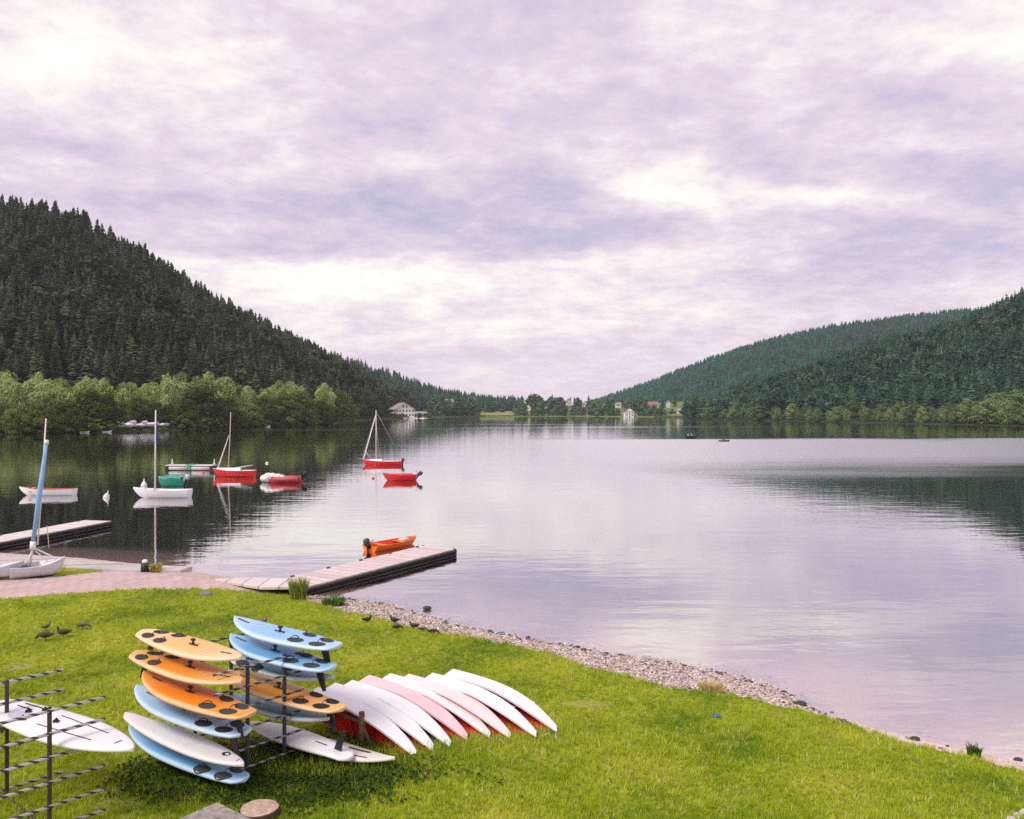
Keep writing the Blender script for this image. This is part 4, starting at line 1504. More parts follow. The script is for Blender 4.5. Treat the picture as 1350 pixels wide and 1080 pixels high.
# white cover + red tubes with motor
p = at(371, 636)
t = boat("motor_boat", "red motor boat with a white lumpy cover over its front half and a black motor", "motor boat", p, math.pi, 4.2, 1.7, 0.7, [mat("pink_red_hull", (0.55, 0.05, 0.06), 0.45, 0.4, 0.15), RED, RED, RED], G_BOATS, 0.15, fore=0.7)
mb = MB()
for x, r_, zz_ in ((1.75, .55, .40), (1.35, .72, .5), (0.9, .62, .55), (0.35, .62, .48), (-0.05, .5, .45)):
    mb.ball((x, 0, zz_), (r_ * 0.75, r_ * 1.05, r_ * 0.68), 12, 8, 0, 0.06)
mb.build("boat_cover", mat("white_boat_cover", (0.72, 0.70, 0.68), 0.8, 0.2, 0.1, 2.0, dirt=((0.35, 0.33, 0.32), 2.0, 0.4)), t)
MB().tube([(0.6, .82, .42), (-1.9, .82, .42)], 0.2, 8).tube([(0.6, -.82, .42), (-1.9, -.82, .42)], 0.2, 8).build("side_tube", mat("faded_red_tube", (0.55, 0.10, 0.11), 0.5, 0.3, 0.15), t)
outboard(t, -2.2, 0.42, 1.3, R(-20), BLACKP)

# white dinghy with mast and rolled blue sail
p = at(213, 656)
t = boat("sailing_dinghy", "white sailing dinghy afloat with a tall mast and a blue rolled sail near the masthead", "sailing dinghy", p, math.pi, 4.8, 1.6, 0.75, [W_PAINT, W_PAINT, W_PAINT, W_PAINT], G_BOATS, 0.10, fore=0.62, stern=0.85)
MB().box((0.1, -0.80, 0.42), (4.0, 0.02, 0.06)).build("rubbing_strake", mat("brown_strake", (0.42, 0.30, 0.28), 0.6), t)
MB().tube([(0.55, 0, 0.4), (0.5, 0, 7.4)], [0.075, 0.055], 8).build("mast", ALU, t)
MB().tube([(0.42, -.04, 4.4), (0.40, -.05, 5.0), (0.42, -.04, 6.1), (0.47, -.02, 6.5)], [0.04, 0.13, 0.09, 0.03], 7).build("rolled_sail", NAVY, t)
MB().box((0.5, -0.86, 0.25), (0.16, 0.1, 0.5)).build("fender", BUOYW, t)
MB().ball((1.35, 0.0, 0.72), (0.12, 0.12, 0.06), 8, 5).build("hatch", BLACKP, t)

# green boat with round tank and motor at its right
p = at(225, 641)
t = boat("motor_boat", "stubby teal green covered boat with a pale round motor, behind the white dinghy", "motor boat", p, math.pi, 2.4, 1.5, 0.85, [GREENB, mat("pale_green_rim", (0.35, 0.50, 0.45), 0.5), GREENB, GREENB], G_BOATS, 0.12, fore=0.55, full=4.0)
MB().loft([[(x, yy * w_, zz_ + h_) for yy, zz_ in ((-1, .74), (-.7, .86), (0, .93), (.7, .86), (1, .74))] for x, w_, h_ in ((-1.15, .66, 0), (-0.4, .72, .08), (0.4, .66, .04), (1.05, .35, 0))], 0, False).build("boat_cover", mat("green_boat_cover", (0.05, 0.34, 0.27), 0.75, 0.2, 0.15), t)
outboard(t, -1.45, 0.45, 1.3, R(-15), mat("pale_grey_motor", (0.5, 0.52, 0.53), 0.4, 0.4, 0.1))

# floating raft of white and green floats
p = at(252, 620)
t = thing("floating_raft", "low raft of white floats with a green strip and two small posts", "raft", (p.x, p.y, 0), (0, 0, -0.04))
MB().box((0, 0, 0.62), (5.9, 1.5, 0.10)).build("raft_deck", mat("pale_raft_deck", (0.62, 0.62, 0.58), 0.8, 0.2, 0.12), t)
for x0 in (-1.35, 1.45):
    MB().tube([(x0 - 1.15, -.45, 0.3), (x0 + 1.15, -.45, 0.3)], 0.27, 10).tube([(x0 - 1.15, .45, 0.3), (x0 + 1.15, .45, 0.3)], 0.27, 10).build("raft_float", mat("white_raft_float", (0.60, 0.58, 0.55), 0.5, 0.3, 0.15), t)
for x0 in (-2.72, 2.85):
    MB().box((x0, 0, 0.26), (0.42, 1.4, 0.6)).build("end_block", BLACKP, t)
MB().box((0.05, 0, 0.70), (0.9, 1.54, 0.06)).box((0.05, -.76, 0.4), (0.35, 0.05, 0.6)).build("green_strip", mat("green_raft_strip", (0.10, 0.34, 0.20), 0.6), t)
for x0 in (-2.6, 2.7):
    MB().tube([(x0, 0.5, 0.6), (x0, 0.5, 1.35)], [0.06, 0.05], 6).ball((x0, 0.5, 0.8), (.14, .14, .12), 8, 5).build("post", ALU, t)

# red trimmed white rowing boat, left
p = at(62, 653)
t = boat("rowing_boat", "white rowing boat with red inside and gunwale, afloat above the left dock", "rowing boat", p, math.pi + 0.05, 4.7, 1.5, 0.66, [W_PAINT, mat("faded_red_trim", (0.55, 0.13, 0.10), 0.55, 0.3, 0.15), mat("red_boat_inside", (0.42, 0.09, 0.07), 0.6, 0.3, 0.15), W_PAINT], G_BOATS, 0.12, stern=0.8, fore=0.86)
thwarts(t, (-1.2, 0.1, 1.2), 1.4, 0.40, mat("orange_thwart", (0.55, 0.22, 0.12), 0.6))
MB().ball((1.05, 0.1, 0.58), (.25, .2, .14), 8, 5, 0, .1).build("rope_bundle", mat("orange_rope", (0.6, 0.22, 0.10), 0.8), t)

# orange red boat moored behind the dock
p = at(517, 721)
dd_ = (at(599, 721.5, .45) - at(392, 774, .45))
yaw_d = math.atan2(dd_.y, dd_.x)
perp = Vector((-math.sin(yaw_d), math.cos(yaw_d), 0))
c_ = at(392, 774, .45) + Vector((math.cos(yaw_d), math.sin(yaw_d), 0)) * 6.5 + perp * 2.95
ORNG = mat("orange_red_hull", (0.85, 0.16, 0.022), 0.45, 0.4, 0.1, 2.0)
t = boat("motor_boat", "bright orange open boat with a dark outboard, tied behind the long dock", "motor boat", at(519, 721.0, 0.0), yaw_d - 0.12, 3.5, 1.35, 0.42, [ORNG, ORNG, mat("red_orange_inside", (0.72, 0.05, 0.02), 0.5, 0.3, 0.12), ORNG], None, 0.12, stern=0.85, fore=0.9, sheer=0.05, floor=0.10)
thwarts(t, (-0.9, 0.5), 1.2, 0.24, ORNG)
MB().ball((0.9, .1, 0.28), (.4, .3, .12), 8, 5, 0, .1).build("life_jacket", mat("cream_cloth", (0.62, 0.55, 0.45), 0.8), t)
outboard(t, -1.88, 0.14, 1.0, R(-8))

# beached dinghies at the left
p = at(50, 757, .5)
t = thing("sailing_dinghy", "white beached dinghy with its mast wrapped in a light blue cover", "sailing dinghy", (p.x, p.y, 0.55), (0.02, 0.0, 0.62))
set_sharp(hull_mb(2.05, 1.2, 0.48, 0.12, stern=0.82, full=2.0, fore=0.55, floor=0.10).build("hull", [mat("pale_grey_hull", (0.62, 0.65, 0.68), 0.4, 0.4, 0.08), W_PAINT, mat("grey_cockpit", (0.35, 0.36, 0.38), 0.6), W_PAINT], t))
MB().tube([(-0.28, 0, 0.28), (-0.20, 0, 1.05), (-0.18, 0, 1.4)], 0.045, 7).build("mast_step", ALU, t)
MB().tube([(-0.18, 0, 1.25), (0.06, 0, 3.4), (0.30, 0, 5.45)], [0.085, 0.10, 0.065], 8).build("sail_cover", BLUEC, t)
MB().tube([(-0.19, 0, 1.0), (-0.17, 0, 1.35)], 0.115, 8).tube([(0.30, 0, 5.42), (0.315, 0, 5.6)], [0.09, 0.07], 8).build("cover_cuff", W_PAINT, t)
MB().tube([(-0.02, -0.1, 1.2), (0.15, 0.12, 3.6), (0.30, 0.14, 6.5)], [0.035, 0.035, 0.03], 6).build("mast", ALU, t)
MB().tube([(-0.18, 0, 1.1), (0.55, 0.05, 0.62), (0.95, 0.05, 0.32)], 0.04, 6).tube([(-0.1, 0, .95), (0.35, 0.1, 0.45)], 0.03, 6).tube([(-0.45, 0, 0.3), (-0.2, 0, 1.0)], 0.03, 6).build("kicker", W_PAINT, t)
MB().tube([(0.42, 0.1, 1.0), (0.38, 0.1, 1.5), (0.34, 0.1, 1.95)], 0.02, 6).build("rope", mat("cream_rope", (0.6, 0.54, 0.42), 0.8), t)
MB().box((-0.55, 0, 0.30), (0.4, 0.5, 0.05)).box((0.55, 0.0, 0.34), (0.4, 0.4, 0.05)).build("deck_fitting", BLACKP, t)
p = at(-8, 761, .5)
t = thing("sailing_dinghy", "white mastless dinghy lying on the grass, half cut off by the left picture edge", "sailing dinghy", (p.x, p.y, 0.62), (0.0, 0.0, 0.18))
set_sharp(hull_mb(2.3, 1.2, 0.42, 0.12, stern=0.82, full=2.0, fore=0.55, floor=0.10).build("hull", [MATS["pale_grey_hull"], W_PAINT, MATS["grey_cockpit"], W_PAINT], t))
MB().tube([(-0.3, 0, 0.25), (-0.9, 0.1, 0.75)], 0.04, 6).build("tiller", ALU, t)


# ================================================================ people far out on the lake
def skin_person(parent_label, cat_group, loc, yaw, shirt, hair, pose='sit', parent=None):
    """seated figure grown from a jointed skeleton; z=0 is the seat"""
    J = {'pel': (0, 0, .10, .13), 'wai': (0.02, 0, .28, .12), 'che': (0.05, 0, .48, .15), 'nek': (0.06, 0, .62, .055), 'hea': (0.08, 0, .74, .095), 'top': (0.08, 0, .84, .075)}
    for s, sd__ in (('l', 1), ('r', -1)):
        J['sh' + s] = (0.05, .18 * sd__, .55, .06)
        J['el' + s] = (0.20, .25 * sd__, .34, .045)
        J['ha' + s] = (0.42, .18 * sd__, .36, .035)
        J['hi' + s] = (0.03, .10 * sd__, .08, .09)
        J['kn' + s] = (0.42, .12 * sd__, .18, .065)
        J['fo' + s] = (0.50, .12 * sd__, -.20, .05)
    names = list(J)
    E = [('pel', 'wai'), ('wai', 'che'), ('che', 'nek'), ('nek', 'hea'), ('hea', 'top')]
    for s in 'lr':
        E += [('che', 'sh' + s), ('sh' + s, 'el' + s), ('el' + s, 'ha' + s), ('pel', 'hi' + s), ('hi' + s, 'kn' + s), ('kn' + s, 'fo' + s)]
    me = bpy.data.meshes.new("person")
    me.from_pydata([J[n_][:3] for n_ in names], [(names.index(a), names.index(b)) for a, b in E], [])
    o = bpy.data.objects.new("person", me)
    COL.objects.link(o)
    sk_ = o.modifiers.new("skin", 'SKIN')
    for i, n_ in enumerate(names):
        me.skin_vertices[0].data[i].radius = (J[n_][3],) * 2
        me.skin_vertices[0].data[i].use_root = (i == 0)
    sb_ = o.modifiers.new("smooth", 'SUBSURF')
    sb_.levels = sb_.render_levels = 1
    me.materials.append(cloth_mat(shirt))
    o.location = loc
    o.rotation_euler = (0, 0, yaw)
    tag(o, parent_label, "person", cat_group)
    MB().ball((0.065, 0, .80), (.115, .11, .10), 10, 7).build("hair", hair, o)
    return o


def cloth_mat(shirt):
    nm = "person_%.2f_%.2f_%.2f" % shirt
    if nm in MATS:
        return MATS[nm]
    m = bpy.data.materials.new("clothes_and_skin")
    m.use_nodes = True
    t = NT(m.node_tree)
    b = m.node_tree.nodes['Principled BSDF']
    b.inputs['Roughness'].default_value = 0.8
    x_, y_, z_ = t.sep(t.n('ShaderNodeTexCoord').outputs['Object'])
    c = t.mix(t.m('GREATER_THAN', z_, 0.61), shirt, (0.50, 0.32, 0.24))
    c = t.mix(t.m('LESS_THAN', z_, 0.17), c, (0.04, 0.045, 0.06))
    c = t.mix(t.m('MULTIPLY', t.m('GREATER_THAN', x_, 0.34), t.m('GREATER_THAN', z_, 0.28)), c, (0.50, 0.32, 0.24))
    t.put(b.inputs['Base Color'], c)
    MATS[nm] = m
    return m


HAIR_D = mat("dark_hair", (0.03, 0.022, 0.018), 0.7)
HAIR_L = mat("fair_hair", (0.30, 0.22, 0.12), 0.7)
p = at(911, 577.5)
t = boat("rowing_boat", "dark rowing boat carrying three people far out on the lake", "rowing boat", p, 0.1, 3.0, 1.3, 0.7, [mat("dark_boat_hull", (0.03, 0.035, 0.035), 0.5), MATS["dark_boat_hull"], WOODB, MATS["dark_boat_hull"]], None, 0.12)
thwarts(t, (-0.9, 0.0, 0.85), 1.2, 0.36, WOODB)
for dxp, sh_, ln, hr in ((-0.85, (0.70, 0.68, 0.66), "white top at the left end", HAIR_D), (0.05, (0.45, 0.48, 0.5), "grey top in the middle", HAIR_L), (0.85, (0.10, 0.13, 0.16), "dark top at the right end", HAIR_D)):
    skin_person("person in a %s of the dark rowing boat, seated" % ln, "people in the rowing boat", (p.x + dxp, p.y + 0.08 * dxp, 0.38), 0.1, sh_, hr)
p = at(955, 582)
t = boat("kayak", "small dark kayak with one paddler, right of the dark rowing boat", "kayak", p, 0.15, 2.9, 0.7, 0.36, [MATS["dark_boat_hull"], MATS["dark_boat_hull"], BLACKP, BLACKP], None, 0.1, stern=0.15, fore=0.62, sheer=0.05)
o = skin_person("person in dark clothes paddling the small kayak", None, (p.x - 0.15, p.y, 0.05), 0.15, (0.05, 0.055, 0.07), HAIR_D)
pd = MB().tube([(0.25, -.95, 0.42), (0.25, .95, 0.62)], 0.018, 6)
pd.box((0.25, -1.05, 0.40), (0.03, 0.36, 0.16)).box((0.25, 1.05, 0.63), (0.03, 0.36, 0.16))
q = pd.build("paddle", BLACKP)
q.location = (p.x - 0.15, p.y, 0.05)
q.rotation_euler = (0, 0, -0.9)
tag(q, "dark double bladed paddle held by the kayak paddler", "paddle")

# ================================================================ houses at the end of the lake
TILE_D = mat("grey_brown_roof", (0.12, 0.10, 0.09), 0.85, 0.2, 0.25, 0.8)
TILE_P = mat("pale_grey_roof", (0.30, 0.28, 0.27), 0.85, 0.2, 0.2, 0.8)
TILE_R = mat("red_tile_roof", (0.36, 0.15, 0.12), 0.85, 0.2, 0.2, 0.8)
PLASTER = mat("cream_plaster", (0.80, 0.76, 0.70), 0.85, 0.2, 0.06, 0.6)
TIMBERW = mat("pale_timber_wall", (0.50, 0.46, 0.42), 0.85, 0.2, 0.1, 0.6)
FRAMEW = mat("window_frame_paint", (0.75, 0.73, 0.70), 0.6)


def house(name, label, loc, yaw, w_, dp, eave, ridge, wall_m, roof_m, cols, rows, over=0.7, cat="house", gable_front=True, win=(1.1, 1.5), timber=False, chimney=True, hip=0.0):
    """gabled house, front at -y, ridge running front to back when gable_front"""
    t = thing(name, label, cat, loc, (0, 0, yaw), "houses at the end of the lake")
    m = MB()
    hx, hy = w_ / 2, dp / 2
    if gable_front:
        prof = [(-hx, -1.5), (hx, -1.5), (hx, eave), (0, ridge), (-hx, eave)]
        v = [(x, -hy, z) for x, z in prof] + [(x, hy, z) for x, z in prof]
    else:
        prof = [(-hy, -1.5), (hy, -1.5), (hy, eave), (0, ridge), (-hy, eave)]
        v = [(-hx, y, z) for y, z in prof] + [(hx, y, z) for y, z in prof]
    m.add(v, [(0, 1, 2, 3, 4), (9, 8, 7, 6, 5)] + [(i, 5 + i, 5 + (i + 1) % 5, (i + 1) % 5) for i in range(5)])
    m.build("wall", wall_m, t)
    m = MB()
    half, ln = (hx, hy) if gable_front else (hy, hx)
    sl = (ridge - eave) / half
    e0 = half + over
    th = 0.28
    pts = [(-e0, eave - over * sl), (0, ridge + 0.03), (e0, eave - over * sl), (e0, eave - over * sl + th), (0, ridge + th + 0.03), (-e0, eave - over * sl + th)]
    for (a, b, c, d_) in ((0, 1, 4, 5), (1, 2, 3, 4)):
        q4 = [pts[a], pts[b], pts[c], pts[d_]]
        L_ = ln + over
        if gable_front:
            vv = [(x, -L_, z + 0.02) for x, z in q4] + [(x, L_, z + 0.02) for x, z in q4]
        else:
            vv = [(-L_, x, z + 0.02) for x, z in q4] + [(L_, x, z + 0.02) for x, z in q4]
        m.add(vv, [(0, 1, 2, 3), (7, 6, 5, 4)] + [(i, 4 + i, 4 + (i + 1) % 4, (i + 1) % 4) for i in range(4)])
    rf = m.build("roof", roof_m, t)
    if chimney:
        MB().box((w_ * 0.12, hy * 0.2, ridge + 0.2), (0.9, 0.9, 1.8)).box((w_ * 0.12, hy * 0.2, ridge + 1.2), (1.1, 1.1, 0.2)).build("chimney", mat("chimney_brick", (0.3, 0.2, 0.16), 0.9), rf)
    for rw in range(rows):
        zc = eave * (rw + 0.55) / max(1, round(eave / 3.0)) if eave > 3.5 else eave * 0.5
        for cl in range(cols):
            xc = -hx + w_ * (cl + 0.5) / cols
            top_here = eave if not gable_front else eave + (ridge - eave) * (1 - abs(xc) / hx)
            if zc + win[1] / 2 + 0.3 > top_here:
                continue
            f = MB()
            for (cx, cz, sx, sz) in ((0, win[1] / 2, win[0] + .2, .12), (0, -win[1] / 2, win[0] + .2, .12), (-win[0] / 2, 0, .12, win[1] - .13), (win[0] / 2, 0, .12, win[1] - .13), (0, 0, .08, win[1] - .13)):
                f.box((xc + cx, -hy - 0.03, zc + cz), (sx, 0.12, sz))
            wn = f.build("window", FRAMEW, t)
            MB().box((xc, -hy - 0.012, zc), (win[0] - 0.06, 0.05, win[1] - 0.06)).build("pane", GLASSD, wn)
    MB().box((w_ * 0.5 / max(cols, 1) * 0.0 + 0.02, -hy - 0.03, 0.95), (1.1, 0.09, 2.1)).build("door", WOODB, t)
    if timber:
        f = MB()
        for zc in (eave * 0.5, eave):
            f.box((0, -hy - 0.06, zc), (w_ - 0.1, 0.1, 0.3))
        for k in range(5):
            f.box((-hx + 0.2 + (w_ - 0.4) * k / 4, -hy - 0.075, eave * 0.5), (0.28, 0.1, eave))
        f.build("timber_frame", mat("dark_timber", (0.09, 0.075, 0.065), 0.85), t)
    return t


def hplace(px, py, Y):
    return dist_at(px, Y, zat(py, Y))


# the big white house: its gabled front turned towards the lake and its long side seen to the left
bx = hplace(530, 547.5, 735)
big_h = house("lakeside_house", "big cream lakeside house with a broad pale gable roof, three storeys of dark windows", (bx.x, bx.y, 1.2), R(24), 17.5, 19.0, 7.4, 12.6, PLASTER, TILE_P, 6, 3, 1.4, "house", True, (1.6, 1.9))
hx_, hy_ = 8.75, 9.5
for rw in range(2):
    for k in range(6):
        f = MB()
        yc, zc = -hy_ + 19.0 * (k + 0.5) / 6, 2.2 + 3.0 * rw
        for (cy, cz, sy, sz) in ((0, .95, 1.8, .12), (0, -.95, 1.8, .12), (-.8, 0, .12, 1.77), (.8, 0, .12, 1.77)):
            f.box((-hx_ - 0.03, yc + cy, zc + cz), (0.12, sy, sz))
        wn = f.build("window", FRAMEW, big_h)
        MB().box((-hx_ - 0.012, yc, zc), (0.05, 1.54, 1.84)).build("pane", GLASSD, wn)
b2 = hplace(555, 548, 770)
house("annex_house", "low cream annex with a flat looking roof beside the big lakeside house", (b2.x, b2.y, 1.0), R(-10), 11.0, 7.0, 3.6, 5.0, PLASTER, TILE_P, 4, 1, 0.5, "house", False, (1.2, 1.3), chimney=False)
for (nm, lb, px, py, Y, w_, dp, ev, rg, wm, rm, cols, rows, gf, tim, yw) in (
    ("boathouse", "half timbered boathouse with a gable front at the middle of the far shore", 829, 549.6, 905, 12, 11, 7.0, 11.5, PLASTER, TILE_D, 3, 2, True, True, 0.05),
    ("red_roof_house", "white house under a red tile roof above the far right shore", 860, 538, 1060, 16, 10, 5.2, 9.2, PLASTER, TILE_R, 5, 2, False, False, 0.1),
    ("gabled_house", "small white gabled house high among the far village trees", 749, 533.5, 1180, 9, 9, 4.4, 9.4, PLASTER, TILE_P, 3, 1, True, False, 0.3),
    ("low_house", "low pale house at the foot of the long far hill", 772, 535, 1200, 11, 8, 3.0, 5.4, PLASTER, TILE_P, 3, 1, False, False, 0.1),
    ("gabled_house", "cream cottage with a dark roof right of the far meadow", 697, 540, 1060, 8, 8, 3.4, 7.4, PLASTER, TILE_D, 2, 1, True, False, -0.3),
    ("hill_house", "brown roofed house standing at the left upper edge of the far meadow", 622, 530.5, 1150, 13, 9, 3.6, 7.6, TIMBERW, TILE_D, 3, 1, False, False, 0.25),
    ("long_house", "long low house standing on top of the far meadow", 657, 533.5, 1190, 15, 8, 3.2, 5.6, TIMBERW, TILE_D, 4, 1, False, False, -0.05),
    ("hill_house", "pale roofed house half hidden in trees behind the big lakeside house", 592, 533.5, 1060, 14, 9, 4.0, 8.2, TIMBERW, TILE_P, 3, 1, False, False, 0.5),
    ("cottage", "small white cottage left of the half timbered boathouse among dark trees", 815, 536, 1100, 9, 7, 3.2, 5.8, PLASTER, TILE_P, 2, 1, False, False, 0.0),
    ("tower_house", "narrow pale house on the slope right of the red roofed house", 881, 536, 1000, 4, 5, 5.5, 8.0, PLASTER, TILE_P, 1, 1, True, False, 0.1),
    ("cottage", "low cream cottage by the shore right of the half timbered boathouse", 897, 544, 880, 9, 6, 2.6, 4.6, PLASTER, TILE_P, 2, 1, False, False, -0.1),
):
    c_ = hplace(px, py, Y)
    house(nm, lb, (c_.x, c_.y, c_.z), yw, w_ * .82, dp * .82, ev * .85, rg * .85, wm, rm, cols, rows, 0.6, "house", gf, (1.2, 1.4), tim)
c_ = hplace(467, 552.5, 610)
t = thing("boat_shed", "low open boat shed with a pale roof under the dark trees of the wooded point", "shed", (c_.x, c_.y, 0.4), (0, 0, -0.1))
MB().box((0, 0, 2.5), (11, 5, 0.25)).build("roof", TILE_P, t)
for x in (-5, -1.7, 1.7, 5):
    MB().box((x, -2.2, 0.9), (0.3, 0.3, 2.9)).build("post", WOODB, t)
MB().box((0, 2.3, 0.9), (10.6, 0.2, 2.8)).build("back_wall", WOODB, t)
c_ = hplace(451, 551, 560)
tag(MB().tube([(c_.x, c_.y, 0), (c_.x, c_.y, 9.5)], [0.3, 0.24], 8).box((c_.x, c_.y, 9.6), (0.7, 0.7, 0.25)).build("white_pole", W_PAINT), "white pole standing at the water's edge left of the low boat shed", "pole")
# the meadow on the far rise
us, vs = np.meshgrid(np.linspace(632, 679, 14), np.linspace(0.03, 0.95, 12))
us2 = 655 + (us - 655) * (1 - 0.25 * vs) + 1.5 * np.sin(vs * 9)
x, y, z = village_rise(us2.ravel(), vs.ravel())
i_ = np.arange(us.size).reshape(us.shape)
structure(np_mesh("mown_meadow", np.stack([x, y, z + 0.5], 1), np.stack([i_[:-1, :-1], i_[:-1, 1:], i_[1:, 1:], i_[1:, :-1]], -1).reshape(-1, 4), mat("mown_hay", (0.24, 0.25, 0.10), 0.95, 0.1, 0.25, 0.03), smooth=True))

# ================================================================ camp on the left bank
G_CAMP = "white boats laid up on the left bank"
first = None
kk = 0
for k in range(15):
    q = 152 + k * 5.4 + (k % 3) * 1.3
    Yt = shoreY_left(q) + 9 + (k * 37 % 11) * 0.6
    c_ = dist_at(q, Yt, 0.9)
    if first is None:
        first = thing("covered_boat", "white covered boat laid up in the huddle of boats on the left bank", "covered boat", (c_.x, c_.y, 1.6), (0, 0, 0.3), G_CAMP)
        set_sharp(hull_mb(5.2, 1.9, 1.1, 0.3, fore=0.6).build("hull", [W_PAINT, W_PAINT, W_PAINT, W_PAINT], first))
        MB().loft([[(x, yy * w_, zz_) for yy, zz_ in ((-1, .8), (-.55, 1.15 + h_), (0, 1.3 + h_), (.55, 1.15 + h_), (1, .8))] for x, w_, h_ in ((-2.5, .75, -.3), (-1, .95, .1), (0.8, .85, .2), (2.5, .2, -.3))], 0, False).build("boat_cover", mat("white_tarpaulin", (0.74, 0.72, 0.70), 0.7, 0.2, 0.1), first)
        MB().box((-1.5, 0, -0.35), (0.15, 1.2, 0.5)).box((1.2, 0, -0.35), (0.15, 1.0, 0.5)).build("trestle", WOODB, first)
    else:
        dup(first, (c_.x, c_.y, 1.5 + 0.9 * (k % 3 == 1)), (0, 0, 0.3 + 1.3 * math.sin(k * 2.1)), None, 0.65 + 0.08 * (k % 5))
for (q, dY, lb) in ((112, 2.0, "small pale boat drawn up under the dark trees left of the laid up boats"), (141, 1.5, "long low pale boat at the water's edge beside the laid up boats"), (352, 2.0, "small pale boat lying under the trees near the end of the left bank"), (22, 4.0, "white boat half hidden by the bushes at the far left")):
    Yt = shoreY_left(q) + dY - 3
    c_ = dist_at(q, Yt, 0)
    t = boat("rowing_boat", lb, "rowing boat", Vector((c_.x, c_.y, 0)), 0.5, 3.0, 1.1, 0.45, [W_PAINT, W_PAINT, WOODW, W_PAINT], None, 0.1)
    thwarts(t, (-0.5, 0.4), 1.0, 0.2, WOODW)


# ================================================================ windsurf boards
def board_mat(name, rim, inner, tip, spread=1.0):
    """gelcoat board: pale rim, saturated deck with a soft airbrushed fade to the ends"""
    m = bpy.data.materials.new(name)
    m.use_nodes = True
    t = NT(m.node_tree)
    b = m.node_tree.nodes['Principled BSDF']
    b.inputs['Roughness'].default_value = 0.42
    b.inputs['Specular IOR Level'].default_value = 0.35
    o = t.n('ShaderNodeTexCoord').outputs['Object']
    x_, y_, z_ = t.sep(o)
    e = t.n('ShaderNodeAttribute', attribute_name='rim').outputs['Fac']
    fx_ = t.smooth(t.m('ADD', t.m('ABSOLUTE', x_), t.m('MULTIPLY', t.noise(o, 1.6, 3.0), 0.4)), 0.55 * spread, 1.75 * spread)
    c = t.mix(fx_, inner, tip)
    c = t.mix(t.smooth(e, 0.72, 0.97), c, rim)
    dirt = t.smooth(t.noise(o, 3.5, 6.0, 0.7), 0.55, 0.8)
    c = t.mix(t.m('MULTIPLY', dirt, 0.4), c, (0.42, 0.37, 0.32))
    scr = t.smooth(t.noise(t.v('MULTIPLY', o, (3.0, 38.0, 6.0)), 1.3, 3.0, 0.5), 0.66, 0.74)
    c = t.mix(t.m('MULTIPLY', scr, 0.35), c, (0.30, 0.27, 0.25))
    t.put(b.inputs['Base Color'], c)
    return m


B_ORANGE = board_mat("orange_board", (0.82, 0.55, 0.32), (0.80, 0.30, 0.035), (0.80, 0.45, 0.14))
B_ORANGE2 = board_mat("deep_orange_board", (0.80, 0.48, 0.22), (0.80, 0.24, 0.015), (0.78, 0.34, 0.07))
B_PEACH = board_mat("peach_orange_board", (0.82, 0.62, 0.42), (0.80, 0.47, 0.16), (0.80, 0.58, 0.34))
B_BLUE = board_mat("sky_blue_board", (0.50, 0.66, 0.80), (0.13, 0.38, 0.66), (0.30, 0.52, 0.76))
B_BLUE2 = board_mat("pale_blue_board", (0.55, 0.70, 0.84), (0.28, 0.50, 0.76), (0.42, 0.60, 0.82))
B_TEAL = board_mat("teal_board", (0.62, 0.70, 0.74), (0.09, 0.33, 0.46), (0.35, 0.52, 0.62))
B_WHITE = board_mat("off_white_board", (0.78, 0.74, 0.72), (0.76, 0.72, 0.71), (0.74, 0.68, 0.66))
B_WHITE2 = board_mat("bright_white_board", (0.80, 0.79, 0.80), (0.80, 0.79, 0.80), (0.78, 0.76, 0.77))
LOGO = mat("printed_dark_mark", (0.10, 0.09, 0.10), 0.5)
LOGO_L = mat("printed_pale_mark", (0.75, 0.72, 0.62), 0.5)


def bprof(t, L, W, T, nose_sharp, tail_w, rock):
    """half width, thickness, rocker at t (0 tail .. 1 nose)"""
    if t < 0.52:
        f = tail_w + (1 - tail_w) * math.sin(min(1, t / 0.52) * math.pi / 2) ** 0.9
        f *= min(1.0, (t / 0.035) ** 0.5) if t < 0.035 else 1.0
    else:
        q = (t - 0.52) / 0.48
        f = max(0.0, 1 - q ** nose_sharp) ** 0.72
    th = T * (0.35 + 0.65 * math.sin(math.pi * min(1, max(0, 0.06 + 0.88 * t))) ** 0.8)
    r_ = rock * max(0, (t - 0.55) / 0.45) ** 2.2 + 0.04 * max(0, (0.2 - t) / 0.2) ** 2
    return max(0.004, W / 2 * f), th, r_


